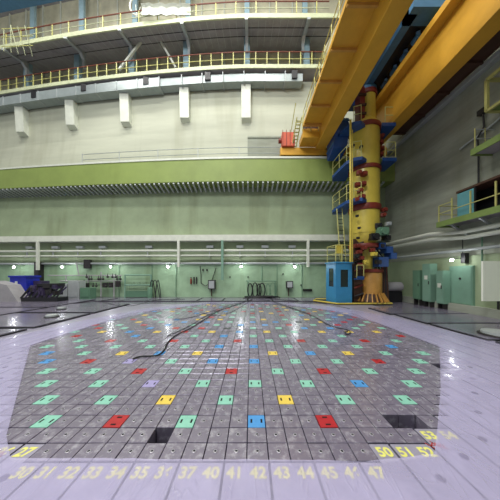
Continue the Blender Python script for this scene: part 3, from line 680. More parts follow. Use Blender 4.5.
mb = MB(); a = wp(38.5, 272, 0.3); mb.box(a[0]-0.2, a[0]+0.2, a[1]-0.2, a[1]+0.3, a[2]-0.9, a[2]+0.9); o = build('cable_duct', mb, 'dark'); tag(o, 'dark vertical cable bundle on wall behind the machine heap', 'cables')
# blue bin, machine heap and grey tubs at left
t = thing('blue_bin', 'bright blue tilted plastic bin at far left by back wall', 'bin', (-18.4, 15.8, 0.03))
B = [at(14, 276, 16.0), at(30, 275.5, 16.0), at(31, 290, 16.0), at(22, 296.5, 16.0), at(15, 288, 16.0)]
mb = MB(); mb.slab_y([(p[0], p[2]) for p in B], 15.7, 16.7); build('shell', mb, 'tarp', t)
mb = MB(); a = at(14, 276, 16.0); b = at(30.5, 276, 16.0); mb.box(a[0]-0.05, b[0]+0.05, 15.64, 16.76, a[2]-0.1, a[2]+0.03); build('rim', mb, 'tarp', t)
a = at(16.5, 284, 15.7); mb = MB(); mb.box(a[0]-0.08, a[0]+0.08, 15.66, 15.7, a[2]-0.2, a[2]+0.2); build('sticker', mb, 'white', t)
a = at(31.5, 287, 16.2); b = at(41, 281, 16.2); mb = MB(); mb.box(a[0], b[0], 16.2, 16.9, 0.05, b[2]); o = build('crate', mb, 'purple'); tag(o, 'smaller dark purple crate right of the tilted blue bin', 'crate')
t = thing('machine_heap', 'dark purple machine with slanted frames beside the blue bin', 'machine', (-15.5, 15.4, 0.05))
hr = random.Random(9)
mb = MB(); a = at(24, 299, 15.2); b = at(60, 299, 15.2); mb.box(a[0], b[0], 15.0, 15.9, 0.05, 0.35); build('base_frame', mb, 'black', t)
for i in range(13):
    px = 24+i*2.9; A = at(px, 298, 15.3); Bq = at(px+hr.uniform(4, 9), hr.uniform(284, 288), 15.3)
    mb = MB(); mb.bar((A[0], 15.1+0.05*(i % 4), 0.3), (Bq[0], 15.4+0.1*(i % 4), Bq[2]), 0.16, 0.1); build('slanted_frame', mb, 'purple' if i % 2 else 'black', t)
for i in range(10):
    A = at(hr.uniform(32, 58), hr.uniform(285, 294), 15.3); mb = MB(); mb.box(A[0]-0.25, A[0]+0.25, 15.2, 15.7, A[2]-0.15, A[2]+0.15, hr.uniform(-.4, .4)); build('housing', mb, 'purple' if i % 3 else 'dark', t)
A = at(40, 285, 15.5); B2 = at(62, 284.5, 15.5); mb = MB(); mb.bar((A[0], 15.5, A[2]), (B2[0], 15.5, B2[2]), 0.5, 0.2); build('top_beam', mb, 'black', t)
t = thing('grey_tub', 'pale grey slanted tub at far left edge in front of blue bin', 'tub', (-18.5, 14.8, 0.0))
mb = MB(); p0 = at(-6, 281, 15); p1 = at(10, 285, 15); p2 = at(21, 297.5, 15); p3 = at(-6, 300.5, 15)
mb.slab_y([(p0[0], p0[2]), (p1[0], p1[2]), (p2[0], 0.05), (p3[0], 0.05)], 14.8, 15.7); build('tub_body', mb, 'greyd', t)
for px0, px1, py0, m, lab in ((60, 67, 284, 'greyl', 'short pale grey box right of machine heap'), (68, 79, 281, 'greyl', 'taller pale grey box right of machine heap'), (80, 90, 288, 'cab_green2', 'low dull green box under the valve rack')):
    a = at(px0, 297, 17.0); b = at(px1, py0, 17.0); mb = MB(); mb.box(a[0], b[0], 17.0, 17.7, -0.012, b[2]); mb.box(a[0]+0.1, b[0]-0.1, 16.96, 17.0, 0.2, b[2]-0.15); o = build('storage_box', mb, m); tag(o, lab, 'box')

# ---------------------------------------------------------------- right wall fittings (wall plane x = 12)
def rp(px, py, x): y = 203.5*x/(px-251); return (x, y, 2.1+(274-py)/203.5*y)
def tubething(name, pts, r, m, label, cat, grp=None):
    mb = MB(); mb.tube(pts, r, 10); o = build(name, mb, m, smooth=True); return tag(o, label, cat, grp)
tubething('insulated_pipe', [(11.35, 17.9, 4.62), (11.35, 14.2, 4.62), (11.35, 12.9, 4.62), (11.35, 10.9, 4.35), (11.35, 5, 4.35)], 0.11, 'white', 'upper insulated white pipe along the right wall', 'pipe')
tubething('insulated_pipe', [(11.5, 17.9, 4.3), (11.5, 14.2, 4.3), (11.5, 12.9, 4.3), (11.5, 10.9, 4.05), (11.5, 5, 4.05)], 0.11, 'white', 'lower insulated white pipe along the right wall', 'pipe')
tubething('dull_pipe', [(11.6, 17.9, 3.4), (11.6, 5, 3.4)], 0.08, 'greyl', 'single grey pipe below the insulated pair on right wall', 'pipe')
def cabinet(y0, y1, x0, z0, z1, m, label, plate=True):
    t = thing('electrical_cabinet', label, 'cabinet', (x0+0.15, (y0+y1)/2, z0), 'green electrical cabinets on the right')
    mb = MB(); mb.box(x0, x0+0.42, y0, y1, z0, z1); build('body', mb, m, t)
    mb = MB(); mb.box(x0-0.02, x0, y0+0.04, y1-0.04, z0+0.04, z1-0.04); dr = build('door', mb, m, t)
    mb = MB(); mb.box(x0-0.05, x0-0.02, y0+0.08, y0+0.12, (z0+z1)/2-0.1, (z0+z1)/2+0.1); build('handle', mb, 'dark', dr)
    if plate:
        mb = MB(); mb.box(x0-0.03, x0-0.02, (y0+y1)/2-0.1, (y0+y1)/2+0.12, z1-1.0, z1-0.75); build('notice', mb, 'white', dr)['label'] = 'white notice'
    for yy in (y0+0.05, y1-0.1):
        mb = MB(); mb.box(x0+0.05, x0+0.35, yy, yy+0.06, -0.012, z0); build('leg', mb, 'dark', t)
cabinet(12.7, 13.3, 11.2, 0.35, 2.75, 'cab_green', 'tallest pale green cabinet, standing between two shorter ones')
cabinet(11.85, 12.3, 11.2, 0.35, 2.3, 'cab_green', 'narrow pale green cabinet right of the tallest one')
cabinet(13.5, 14.1, 11.2, 0.4, 2.35, 'cab_green2', 'darker dull green cabinet left of the tallest one', False)
t = thing('panel_cabinet', 'wide pale green wall panel below the right-hand lamp', 'panel', (11.6, 11.1, 0.5))
mb = MB(); mb.box(11.7, 11.84, 10.75, 12.0, 0.40, 2.55); build('body', mb, 'cab_green', t)
mb = MB(); mb.box(11.67, 11.7, 10.8, 11.95, 0.46, 2.5); dr = build('door', mb, 'cab_green', t)
mb = MB(); mb.sphere((11.65, 11.35, 1.85), 0.06, 6); build('knob', mb, 'dark', dr)
t = thing('white_board', 'large blank white board at right edge of photo', 'board', (11.5, 9.5, 0.84))
mb = MB(); mb.box(10.78, 12.0, 9.45, 9.53, 0.84, 2.7); build('sheet', mb, 'board', t)
mb = MB(); mb.box(11.6, 11.66, 9.53, 9.6, -0.012, 2.6); mb.box(11.9, 11.96, 9.53, 9.6, -0.012, 2.6); build('stand', mb, 'dark', t)
t = thing('wall_lamp', 'glowing white lamp on the right wall above the green panel', 'lamp', (11.75, 11.65, 2.8))
mb = MB(); mb.sphere((11.15, 11.3, 2.88), 0.07, 8); build('bulb', mb, 'lamp', t, smooth=True)
mb = MB(); mb.bar((11.1, 11.3, 2.98), (12, 11.3, 2.98), 0.05, 0.05); mb.tube([(11.75, 11.3, 2.98), (11.75, 11.3, 4.0)], 0.02, 6); build('bracket', mb, 'dark', t)
mb = MB(); mb.box(11.6, 11.84, 11.05, 11.25, 2.7, 3.25); o = build('horn_box', mb, 'black'); tag(o, 'black box on right wall just right of the lamp', 'box')
tubething('wall_cable', [(11.75, 10.35, 4.0), (11.75, 10.35, 1.7), (11.75, 10.2, 1.3), (11.75, 9.95, 1.35), (11.75, 9.95, 1.8)], 0.035, 'cab_green2', 'dull green cable dropping between green panel and white board', 'cable')
mb = MB(); mb.box(11.6, 11.84, 9.95, 10.1, 1.6, 2.2); o = build('switch_box', mb, 'dark'); tag(o, 'small dark switch box left of the white board', 'box')
t = thing('storage_tank', 'pale grey horizontal tank between machine and green cabinets', 'tank', (10.7, 15.5, 0.3))
mb = MB(); mb.tube([(10.2, 15.4, 1.15), (11.3, 15.4, 1.15)], 0.35, 14); build('tank_body', mb, 'greyd', t, smooth=True)
mb = MB(); mb.box(10.3, 11.3, 15.2, 15.6, -0.012, 0.8); build('stand', mb, 'black', t)
tubething('bent_pipe', [(10.6, 16.6, 3.2), (10.2, 16.6, 2.9), (10.1, 16.6, 2.2), (10.1, 16.6, -0.01)], 0.1, 'dark', 'dark bent pipe in corner behind the yellow machine', 'pipe')
# mid platform with teal cabin
t = thing('wall_platform', 'lower green wall platform with yellow rails at right edge', 'platform', (11.4, 9.8, 4.8))
mb = MB(); mb.box(10.8, 12.0, 7.2, 11.75, 4.88, 5.02); build('deck', mb, 'greyd', t)
mb = MB(); mb.box(10.74, 10.8, 7.2, 11.75, 4.78, 5.08); mb.box(10.74, 12.0, 11.75, 11.8, 4.78, 5.08); build('edge_beam', mb, 'lime_dark', t)
for y in (8.98, 10.02, 10.95, 11.7):
    mb = MB(); mb.box(10.78, 10.83, y-0.025, y+0.025, 5.02, 6.2 if y < 11 else 6.0); build('post', mb, 'yrail', t)
mb = MB(); mb.tube([(10.8, 11.7, 6.0), (10.8, 10.95, 6.0)], 0.025, 6); build('handrail', mb, 'yrail', t)
mb = MB(); mb.tube([(10.8, 11.7, 5.55), (10.8, 7.2, 5.62)], 0.025, 6); build('mid_rail', mb, 'yrail', t)
mb = MB(); mb.tube([(10.8, 11.7, 6.0), (12, 11.7, 6.0)], 0.025, 6); mb.tube([(10.8, 11.7, 5.5), (12, 11.7, 5.5)], 0.025, 6); build('end_rail', mb, 'yrail', t)
for y in (8.2, 9.8, 11.2):
    mb = MB(); mb.bar((11.0, y, 4.82), (12, y, 4.2), 0.08, 0.08); build('strut', mb, 'greyl', t)
t = thing('wall_cabin', 'teal panelled cabin with open brown bay on the lower right platform', 'cabin', (11.5, 9.8, 5.02))
mb = MB(); mb.box(11.0, 11.05, 10.05, 10.85, 5.1, 6.35); build('side_panel', mb, 'teal', t)
mb = MB(); mb.box(11.05, 11.95, 10.8, 10.86, 5.02, 6.4); mb.box(11.0, 11.06, 9.98, 10.05, 5.02, 6.45); mb.box(11.9, 11.96, 8.0, 10.8, 5.02, 6.4); build('frame', mb, 'black', t)
mb = MB(); mb.box(10.98, 12.0, 7.8, 10.9, 6.4, 6.5); build('roof', mb, 'brown', t)
mb = MB(); mb.box(11.3, 11.35, 8.0, 9.2, 5.02, 6.38); build('inner_panel', mb, 'redp', t)
# upper platform
t = thing('wall_platform', 'upper green wall platform at right edge with hooped end rail', 'platform', (11.5, 8.0, 8.0))
mb = MB(); mb.box(11.0, 12.0, 5.0, 10.1, 8.06, 8.2); build('deck', mb, 'greyd', t)
mb = MB(); mb.box(10.94, 11.0, 5.0, 10.1, 7.98, 8.28); mb.box(10.94, 12.0, 10.1, 10.15, 7.98, 8.28); build('edge_beam', mb, 'lime_dark', t)
for x in (11.0, 11.5): mb = MB(); mb.tube([(x, 10.0, 8.2), (x, 10.0, 9.25)], 0.025, 6); build('post', mb, 'yrail', t)
mb = MB(); mb.tube([(11.0, 10.0, 9.2), (11.95, 10.0, 9.2)], 0.025, 6); mb.tube([(11.0, 10.0, 8.75), (11.95, 10.0, 8.75)], 0.025, 6); build('end_rail', mb, 'greyl', t)
t = thing('yellow_cage', 'yellow framed cage high on the right wall at photo edge', 'cage', (11.5, 9.2, 10.0))
for (a, b) in (((11.3, 9.75, 9.9), (11.3, 9.75, 11.4)), ((11.3, 9.75, 9.9), (11.3, 7.6, 9.9)), ((11.3, 9.75, 11.4), (11.3, 7.6, 11.4)), ((11.3, 9.75, 9.9), (12, 9.75, 9.9)), ((11.3, 9.75, 11.4), (12, 9.75, 11.4)), ((11.3, 9.0, 9.9), (11.3, 9.0, 11.4))):
    mb = MB(); mb.bar(a, b, 0.12, 0.12); build('bar', mb, 'yrail', t)
mb = MB(); mb.box(11.4, 12, 7.6, 9.7, 9.9, 9.98); build('floor_panel', mb, 'lime_dark', t)
tubething('wall_cable', [(11.85, 10.4, 10.3), (11.85, 10.35, 9.6), (11.8, 10.6, 9.2), (11.85, 10.6, 8.6), (11.85, 10.6, 6.6)], 0.04, 'black', 'black cable hanging down right wall past upper platform end', 'cable')
tubething('curved_conduit', [(11.9, 11.6, 9.2)]+[(11.9, 11.2-i*0.45, 9.3+0.028*(i**1.9)) for i in range(8)], 0.05, 'greyl', 'pale curved conduit rising along right wall above upper platform', 'conduit')
mb = MB(); mb.box(11.75, 12, 10.3, 10.6, 10.3, 10.55); o = build('floodlight_box', mb, 'dark'); tag(o, 'small dark fitting at top of the hanging cable on right wall', 'box')

# ---------------------------------------------------------------- crane
def girder(label, bx0, bx1, walk_side, key):
    t = thing('crane_girder', label, 'crane girder', ((bx0+bx1)/2, 8, 12.4), 'overhead yellow crane girders')
    mb = MB(); mb.box(bx0, bx1, -3, 16.9, 12.4, 14.6); build('box_beam', mb, 'crane', t)
    mb = MB(); mb.box(bx0-0.5, bx1+0.1, -3, 16.9, 14.6, 14.72); mb.box(bx0-0.5, bx0-0.42, -3, 16.9, 14.72, 14.95); build('top_flange', mb, 'crane', t)
    mb = MB(); mb.box(bx1-0.25, bx1-0.15, -3, 16.9, 14.72, 14.84); build('trolley_rail', mb, 'dark', t)
    if walk_side < 0:
        w0, w1 = bx0-1.3, bx0-0.001
    else: w0, w1 = bx1+0.001, bx1+1.1
    wz = 13.4 if walk_side < 0 else 12.75
    mb = MB(); mb.box(w0, w1, -3, 15.6, wz, wz+.07); build('walkway', mb, key, t)
    for i in range(11):
        y = 15.3-i*1.7; mb = MB(); mb.box(w0, w1, y-0.05, y+0.05, wz-.14, wz); build('walkway_rib', mb, 'ochre' if walk_side < 0 else 'brown', t)
    xe = w0 if walk_side < 0 else w1
    mb = MB(); mb.box(xe-0.03, xe+0.03, -3, 15.6, wz-.04, wz+.2); build('edge_channel', mb, 'crane' if walk_side < 0 else 'brown', t)
    for i in range(20):
        y = 15.5-i*0.9; mb = MB(); mb.tube([(xe, y, wz+.05), (xe, y, wz+1.1)], 0.025, 6); build('rail_post', mb, 'yrail', t)
    for z in (wz+.6, wz+1.1): mb = MB(); mb.tube([(xe, -3, z), (xe, 15.6, z)], 0.025, 6); build('handrail', mb, 'yrail', t)
    return t
girder('left yellow crane girder overhead with walkway on its left', 5.3, 6.13, -1, 'crane')
girder('right yellow crane girder overhead beside the right wall', 9.63, 10.5, 1, 'brown')
t = thing('end_carriage', 'yellow crane end carriage resting on green beam', 'end carriage', (7, 17.0, 12.0))
mb = MB(); mb.box(2.45, 11.3, 16.92, 17.4, 12.02, 12.62); build('carriage_beam', mb, 'crane', t)
for x in (2.9, 4.1, 9.9, 10.9):
    mb = MB(); mb.tube([(x, 17.42, 12.22), (x, 17.7, 12.22)], 0.22, 16); build('wheel', mb, 'dark', t)
mb = MB(); mb.box(4.0, 5.29, 15.7, 16.9, 12.64, 13.1); mb.box(4.0, 5.29, 15.75, 15.85, 13.1, 13.35); build('access_box', mb, 'crane', t)
mb = MB(); mb.box(4.3, 5.29, 16.0, 16.8, 13.1, 14.3); build('housing', mb, 'brown', t)
for x in (3.95, 4.6, 5.2): mb = MB(); mb.tube([(x, 15.66, 13.1), (x, 15.66, 14.3)], 0.03, 6); build('rail_post', mb, 'yrail', t)
mb = MB(); mb.tube([(3.4, 15.66, 13.75), (5.25, 15.66, 13.75)], 0.03, 6); build('rail', mb, 'yrail', t)
t = thing('red_buffer', 'orange-red buffer box with railing at left end of the crane', 'buffer', (3.0, 16.9, 12.62))
mb = MB(); mb.box(2.55, 3.6, 16.7, 17.3, 12.64, 13.75); build('box', mb, 'salmon', t)
mb = MB(); mb.tube([(2.3, 17.0, 13.2), (2.55, 17.0, 13.2)], 0.18, 12); build('bumper', mb, 'redp', t)
for x in (2.6, 2.9, 3.2, 3.5): mb = MB(); mb.bar((x, 16.65, 12.64), (x, 16.65, 13.9), 0.04, 0.04); build('rib', mb, 'redp', t)
t = thing('access_ladder', 'yellow stair with thin rails climbing to the crane walkway', 'ladder', (3.9, 16.4, 12.6))
for s, x in ((0, 3.4), (1, 3.75)):
    mb = MB(); mb.bar((x, 16.9, 12.64), (x+0.15, 15.7, 14.2), 0.06, 0.1); build('stringer', mb, 'yrail', t)
for i in range(8): f = i/8; mb = MB(); mb.bar((3.4+0.15*f, 16.9-1.2*f, 12.7+1.5*f), (3.75+0.15*f, 16.9-1.2*f, 12.7+1.5*f), 0.1, 0.03); build('tread', mb, 'yrail', t)
mb = MB(); mb.tube([(3.3, 16.9, 13.8), (3.45, 15.7, 15.3)], 0.03, 6); mb.tube([(3.3, 16.9, 12.64), (3.3, 16.9, 13.8)], 0.03, 6); build('handrail', mb, 'yrail', t)
# trolley
t = thing('crane_trolley', 'blue crane trolley spanning between the two yellow girders', 'trolley', (7.9, 13, 14.85))
mb = MB(); mb.box(8.15, 8.6, 10.5, 16.4, 15.5, 16.3); build('side_beam', mb, 'troll', t)
mb = MB(); mb.box(6.0, 6.6, 10.5, 16.4, 14.86, 16.0); build('side_beam', mb, 'troll', t)
mb = MB(); mb.box(8.15, 10.2, 10.2, 11.0, 15.5, 16.3); build('cross_beam', mb, 'troll', t)
mb = MB(); mb.box(6.6, 10.2, 15.8, 16.4, 15.2, 16.2); build('cross_beam', mb, 'blue', t)
mb = MB(); mb.box(6.6, 10.2, 10.6, 16.4, 16.3, 16.5); build('deck', mb, 'black', t)
mb = MB(); mb.box(8.61, 10.1, 11.01, 15.7, 15.6, 16.25); build('underframe', mb, 'black', t)
for i in range(4):
    y = 11.2+i*0.9; mb = MB(); mb.bar((9.2, y, 15.3), (9.5, y+0.5, 15.9), 0.18, 0.25); mb.tube([(9.25, y, 15.25), (9.25, y+0.4, 15.25)], 0.16, 10); build('hoist_bracket', mb, 'troll', t)
for y in (10.9, 13.4, 16.0):
    mb = MB(); mb.tube([(9.9, y, 14.98), (10.1, y, 14.98)], 0.2, 14); mb.box(9.7, 10.3, y-0.2, y+0.2, 15.0, 15.5); build('wheel', mb, 'dark', t)
    mb = MB(); mb.box(5.8, 6.1, y-0.3, y+0.3, 14.84, 15.2); build('wheel', mb, 'dark', t)
for x in (8.2, 8.9, 9.6): mb = MB(); mb.tube([(x, 10.3, 16.3), (x, 10.3, 17.4)], 0.03, 6); build('rail_post', mb, 'yrail', t)
mb = MB(); mb.tube([(8.2, 10.3, 17.4), (10.1, 10.3, 17.4)], 0.03, 6); build('handrail', mb, 'yrail', t)

# ---------------------------------------------------------------- refuelling machine
CX, CY = 8.3, 14.9
t = thing('refuelling_machine', 'tall yellow cylindrical refuelling machine with red bands hanging from crane', 'machine', (CX, CY, 0.0))
mb = MB(); mb.lathe((CX, CY), [(0.98, 5.0), (0.98, 12.4), (0.9, 12.9), (0.55, 13.3)], 40); build('main_cylinder', mb, 'yellow', t, smooth=True)
mb = MB(); mb.lathe((CX+0.2, CY), [(0.55, 13.1), (0.55, 15.25)], 32); build('upper_cylinder', mb, 'yellow', t, smooth=True)
mb = MB(); mb.lathe((CX+0.2, CY), [(0.62, 15.25), (0.62, 15.49)], 24); build('coupling', mb, 'troll', t, smooth=True)
def ZC(py): return 2.1+(274-py)/203.5*13.95
for py, h, r, cx in ((84, 0.3, 0.62, CX+0.2), (122, 0.32, 1.04, CX), (165, 0.28, 1.04, CX), (205.5, 0.42, 1.04, CX), (245, 0.3, 1.04, CX)):
    z = ZC(py); mb = MB(); mb.lathe((cx, CY), [(r, z-h/2), (r+0.03, z-h/2+0.05), (r+0.03, z+h/2-0.05), (r, z+h/2)], 40); build('red_band', mb, 'redp', t, smooth=True)
mb = MB(); mb.lathe((CX, CY), [(0.5, 2.3), (0.55, 3.2), (0.5, 3.6), (0.7, 4.3), (0.95, 4.6), (0.95, 5.0)], 32); build('neck', mb, 'yellow', t, smooth=True)
mb = MB(); mb.lathe((CX+0.4, CY-0.1), [(0.72, 0.6), (0.72, 2.15), (0.66, 2.3), (0.4, 2.35)], 36); build('lower_drum', mb, 'ochre', t, smooth=True)
mb = MB(); mb.lathe((CX+0.4, CY-0.1), [(1.0, 0.12), (1.0, 0.2), (0.73, 0.7)], 36); build('skirt', mb, 'brown', t, smooth=True)
for i in range(22):
    a = 2*PI*i/22; c, s = math.cos(a), math.sin(a); x, y = CX+0.4, CY-0.1
    mb = MB(); mb.bar((x+1.1*c, y+1.1*s, 0.16), (x+0.76*c, y+0.76*s, 0.75), 0.07, 0.12); build('rib', mb, 'ochre', t)
mb = MB(); mb.lathe((CX+0.4, CY-0.1), [(0.75, 2.2), (0.8, 2.25), (0.8, 2.4), (0.75, 2.45)], 32); build('red_band', mb, 'redp', t, smooth=True)
mr = random.Random(21)
def lump(px, py, y, s, m, name='valve'):
    a = at(px, py, y); mb = MB(); mb.box(a[0]-s, a[0]+s, y-s, y+s, a[2]-s*0.8, a[2]+s*0.8, mr.uniform(-.5, .5)); mb.tube([(a[0], y-s*1.5, a[2]), (a[0], y+s, a[2])], s*0.75, 10); build(name, mb, m, t)
for px, py in ((359, 173), (364, 174), (357, 185), (363, 184), (360, 191), (362, 197), (356, 200)): lump(px, py, 13.85, 0.16, 'redp', 'actuator')
for px, py in ((353, 146), (361, 147), (357, 216), (359, 228), (358, 238)): lump(px, py, 13.9, 0.09, 'dark', 'fitting')
for px, py in ((380, 143), (381, 137), (381, 149), (380, 155), (379, 130), (383, 215), (384, 210)): lump(px, py, 14.4, 0.16, 'redp', 'actuator')
for px, py in ((359, 252), (364, 248), (361, 258), (366, 262), (372, 250), (357, 246)  , (360, 265)): lump(px, py, 13.95, 0.15, 'redp', 'actuator')
for px, py in ((358, 268), (378, 262), (356, 256), (381, 246)): lump(px, py, 13.95, 0.16, 'dark', 'fitting')
for px, py in ((366, 262), (374, 254)): lump(px, py, 13.7, 0.15, 'yellow', 'gearbox')
for px, py, s, m in ((373.5, 237, 0.27, 'black'), (381, 232, 0.33, 'cab_green2'), (388, 224, 0.15, 'greyl'), (386, 238, 0.2, 'black'), (378, 226, 0.2, 'black')): lump(px, py, 13.9, s, m, 'motor')
for px, py, s in ((382, 262, 0.33), (388, 250, 0.22), (381, 246, 0.2), (392, 256, 0.2)):
    a = at(px, py, 14.0); mb = MB(); mb.box(a[0]-s, a[0]+s, 13.8, 14.5, a[2]-s, a[2]+s); build('drive_box', mb, 'blue', t)
for px in (384, 388): 
    a = at(px, 300, 14.4); mb = MB(); mb.tube([(a[0], 14.6, 0.2), (a[0], 14.6, 3.0)], 0.06, 8); build('side_pipe', mb, 'redp', t)
for i, (px, y0, y1) in enumerate(((350.5, 120, 262), (352.5, 130, 262))):
    a = at(px, y1, 13.7); b = at(px, y0, 13.7); mb = MB(); mb.tube([a, b], 0.07 if i == 0 else 0.03, 8); build('mast_pole', mb, 'yellow', t, smooth=True)
mb = MB(); a = at(365, 110, 14.2); mb.box(a[0]-0.35, a[0]+0.0, 14.2, 14.9, 12.9, 15.2); build('red_frame', mb, 'redp', t)
for z in (13.2, 13.8, 14.5): mb = MB(); mb.box(a[0]-0.45, a[0]+0.05, 14.1, 14.2, z, z+0.15); build('red_frame', mb, 'brown', t)
mb = MB(); mb.box(7.35, 7.95, 14.5, 15.2, 0.1, 4.6); build('support_frame', mb, 'brown', t)
for i in range(7):
    z = 0.5+0.6*i; mb = MB(); mb.tube([(7.3, 14.4, z), (7.9, 14.3, z+0.25)], 0.07, 8); build('side_pipe', mb, 'redp' if i % 2 else 'dark', t)
for i in range(5):
    mb = MB(); mb.tube([(9.3+0.12*i, 14.5, 0.2), (9.3+0.1*i, 14.6, 2.2+0.3*i), (9.0, 14.6, 3.0+0.3*i)], 0.05, 8); build('side_pipe', mb, 'dark' if i % 2 else 'brown', t)
# decks around it
def deck(poly, z, label, rails, grp='blue service decks of the machine'):
    t = thing('service_deck', label, 'deck', (sum(p[0] for p in poly)/len(poly), sum(p[1] for p in poly)/len(poly), z), grp)
    mb = MB(); mb.prism(poly, z, z+0.22); build('deck_plate', mb, 'blue', t)
    P = rails
    for p in P: mb = MB(); mb.tube([(p[0], p[1], z+0.2), (p[0], p[1], z+1.3)], 0.03, 6); build('rail_post', mb, 'yrail', t)
    for h in (0.75, 1.3): mb = MB(); mb.tube([(p[0], p[1], z+h) for p in P], 0.028, 6); build('handrail', mb, 'yrail', t)
Lp = [(6.72, 16.8), (6.5, 16.3), (6.55, 15.2), (6.65, 14.2), (6.95, 13.75), (7.45, 13.6), (7.9, 13.9), (7.75, 14.1), (7.4, 14.5), (7.3, 15.2), (7.6, 15.8), (7.8, 16.8)]
Lr = [(7.4, 13.66), (6.98, 13.8), (6.7, 14.25), (6.6, 15.2), (6.56, 16.3), (6.75, 16.75)]
deck(Lp, 9.75, 'middle blue deck on left side of the yellow machine', Lr)
deck(Lp, 7.0, 'lowest blue deck on left side of the yellow machine', Lr)
deck([(x-0.1, min(y, 14.85)) for x, y in Lp], 12.3 - 0.15, 'top blue deck on left side, under the crane girder', Lr[:2])
Rp = [(8.9, 13.75), (9.85, 13.75), (9.95, 15.2), (9.3, 15.2), (9.35, 14.9), (9.2, 14.4)]
Rr = [(9.1, 13.8), (9.8, 13.8), (9.9, 15.1)]
deck(Rp, 9.75, 'lower blue deck on right side of the yellow machine', Rr)
deck([(x-0.05, y) for x, y in Rp], 12.12, 'upper blue deck on right side beside right girder', Rr)
t = thing('blue_hood', 'dark blue hood between left girder end and top of the machine', 'hood', (7.0, 15.8, 11.0))
mb = MB(); mb.slab_x([(14.9, 12.65), (15.3, 11.6), (16.4, 11.2), (16.6, 11.4), (16.6, 13.6), (15.0, 13.6)], 6.2, 7.2); build('shell', mb, 'blue', t)
for z in (11.9, 12.7, 13.4): mb = MB(); mb.box(6.15, 7.25, 14.95 if z > 12.6 else 15.25, 16.65, z, z+0.08); build('band', mb, 'troll', t)
# base platform
t = thing('machine_platform', 'low dark platform with bright yellow edge under the machine', 'platform', (7.3, 14.8, 0))
pp = [(4.75, 15.4), (5.85, 13.75), (9.6, 13.85), (9.9, 15.0), (9.5, 16.3), (5.2, 16.3)]
mb = MB(); mb.prism(pp, -0.012, 0.1); build('plate', mb, 'dark', t)
mb = MB(); mb.tube([(x, y, 0.1) for x, y in pp]+[(pp[0][0], pp[0][1], 0.1)], 0.055, 6); build('edge_tube', mb, 'yellow', t)
# cabin
t = thing('operator_cabin', 'bright blue operator cabin beside foot of the yellow machine', 'cabin', (6.4, 14.5, 0.1))
R = math.radians(7); pv = (5.83, 14.0)
def cb(name, x0, x1, y0, y1, z0, z1, m):
    mb = MB(); mb.box(pv[0]+x0, pv[0]+x1, pv[1]+y0, pv[1]+y1, z0, z1, R, pv); return build(name, mb, m, t)
cb('wall_panel', 0, 0.36, 0, 0.06, 0.1, 2.85, 'cabin'); cb('wall_panel', 0.92, 1.2, 0, 0.06, 0.1, 2.85, 'cabin')
cb('wall_panel', 0.36, 0.92, 0, 0.06, 0.1, 1.2, 'cabin'); cb('wall_panel', 0.36, 0.92, 0, 0.06, 2.4, 2.85, 'cabin')
cb('window', 0.36, 0.92, 0.03, 0.05, 1.2, 2.4, 'glass')
cb('wall_panel', -0.0, 0.06, 0.06, 0.3, 0.1, 2.85, 'cabin'); cb('wall_panel', 0, 0.06, 0.95, 1.3, 0.1, 2.85, 'cabin')
cb('door', 0.0, 0.04, 0.3, 0.95, 0.1, 1.2, 'cabin'); cb('door_window', 0.02, 0.04, 0.3, 0.95, 1.2, 2.5, 'glass'); cb('wall_panel', 0, 0.06, 0.3, 0.95, 2.5, 2.85, 'cabin')
cb('wall_panel', 0, 1.2, 1.3, 1.36, 0.1, 2.85, 'cabin'); cb('wall_panel', 1.14, 1.2, 0.06, 1.3, 0.1, 2.85, 'cabin')
cb('roof', -0.06, 1.26, -0.06, 1.42, 2.85, 2.95, 'cabin')
t2 = thing('rooftop_railing', 'yellow railing with small yellow box on the blue cabin roof', 'railing', (6.4, 14.6, 2.95))
for x, y in ((5.85, 14.05), (6.3, 14.1), (6.9, 14.2), (5.7, 15.2), (6.8, 15.3)): mb = MB(); mb.tube([(x, y, 2.95), (x, y, 4.1)], 0.03, 6); build('post', mb, 'yrail', t2)
for z in (3.5, 4.1): mb = MB(); mb.tube([(6.9, 14.2, z), (5.85, 14.05, z), (5.7, 15.2, z), (6.8, 15.3, z)], 0.028, 6); build('rail', mb, 'yrail', t2)
a = at(339.5, 249, 14.3); mb = MB(); mb.box(a[0]-0.22, a[0]+0.22, 14.2, 14.5, a[2]-0.3, a[2]+0.3); build('yellow_box', mb, 'yellow', t2)
t3 = thing('caged_ladder', 'pale yellow ladder rising from blue cabin roof to the lowest deck', 'ladder', (6.75, 14.7, 2.95))
for x in (6.55, 6.95):
    mb = MB(); mb.tube([(x, 14.9, 2.95), (x-0.1, 15.3, 7.0)], 0.04, 6); build('stringer', mb, 'yrail', t3)
for i in range(14): f = i/14; mb = MB(); mb.tube([(6.55-0.1*f, 14.9+0.4*f, 3.1+3.9*f), (6.95-0.1*f, 14.9+0.4*f, 3.1+3.9*f)], 0.025, 6); build('rung', mb, 'dark', t3)
t4 = thing('side_basket', 'small blue railed basket between cabin and machine drum', 'basket', (7.4, 13.9, 1.9))
mb = MB(); mb.box(7.12, 7.62, 13.7, 14.1, 1.72, 1.8); mb.box(7.12, 7.62, 13.68, 13.72, 1.8, 1.95); build('floor', mb, 'blue', t4)
for x in (7.14, 7.6): mb = MB(); mb.tube([(x, 13.72, 1.8), (x, 13.72, 2.7)], 0.03, 6); build('post', mb, 'yrail', t4)
mb = MB(); mb.tube([(7.14, 13.72, 2.7), (7.6, 13.72, 2.7)], 0.03, 6); build('rail', mb, 'yrail', t4)

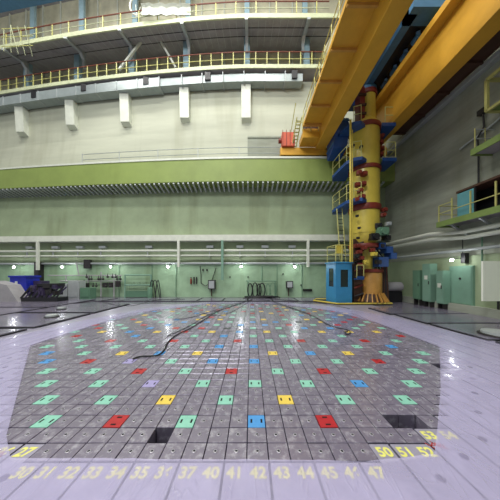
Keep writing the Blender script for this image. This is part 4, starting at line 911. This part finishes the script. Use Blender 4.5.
# ---------------------------------------------------------------- cables over the lid
def smooth_pts(P, n=8):
    out = []
    for i in range(len(P)-1):
        p0 = P[max(i-1, 0)]; p1 = P[i]; p2 = P[i+1]; p3 = P[min(i+2, len(P)-1)]
        for j in range(n):
            u = j/n; out.append(tuple(0.5*((2*p1[q])+(-p0[q]+p2[q])*u+(2*p0[q]-5*p1[q]+4*p2[q]-p3[q])*u*u+(-p0[q]+3*p1[q]-3*p2[q]+p3[q])*u**3) for q in range(3)))
    out.append(tuple(P[-1])); return out
def cable(px, r, m, label):
    pts = [G(x, y) for x, y in px]; r *= 0.55; pts = [(x, y, r+0.008+(0.045 if abs(x) > 5 or y > 14.6 or y < 2.3 else 0)) for x, y, z in pts]
    mb = MB(); mb.tube(smooth_pts(pts), r, 8); o = build('floor_cable', mb, m, smooth=True); return tag(o, label, 'cable')
cable([(133, 360), (140, 357.5), (150, 357), (158, 356), (164, 351), (168, 343), (176, 336), (190, 329), (203, 321), (213, 314.5), (224, 309), (240, 304), (252, 300.5)], 0.035, 'black', 'black cable with looping end snaking over the blocks at left')
cable([(167, 337), (180, 331), (192, 325), (203, 318), (218, 311), (236, 305), (250, 301)], 0.025, 'black', 'thin black cable lying left of the looping one')
cable([(178, 335), (188, 330), (196, 325.5), (203, 320.5)], 0.022, 'redp', 'short dark red cable beside the looping black one')
cable([(172, 320), (190, 318), (210, 312), (228, 306), (246, 301.5)], 0.02, 'black', 'thin black cable curving across far left blocks')
cable([(200, 312), (216, 316), (232, 312), (244, 305), (252, 301)], 0.018, 'black', 'thin sagging cable loop near middle far blocks')
cable([(104, 303), (112, 305.5), (122, 307), (134, 306.5), (148, 303), (160, 300.5), (185, 300)], 0.03, 'black', 'black cable wandering over far left floor near the hoops')
cable([(80, 304), (95, 302.5), (107, 301), (118, 299)], 0.035, 'black', 'short black cable on dark slabs below the valve rack')
cable([(268, 301), (284, 306), (300, 311), (314, 317), (324, 323), (334, 327.5), (344, 329.5), (349, 331), (350, 334), (346, 335), (345, 332.5), (348, 331.8)], 0.03, 'black', 'black cable crossing right-hand blocks and ending in a small coil')
cable([(262, 300.5), (276, 303), (290, 308), (304, 313.5)], 0.02, 'black', 'thin black cable just above the coiled right-hand one')
cable([(268, 299.6), (300, 302), (330, 306), (350, 310)], 0.025, 'black', 'thin black cable from hose rack towards the blue cabin')
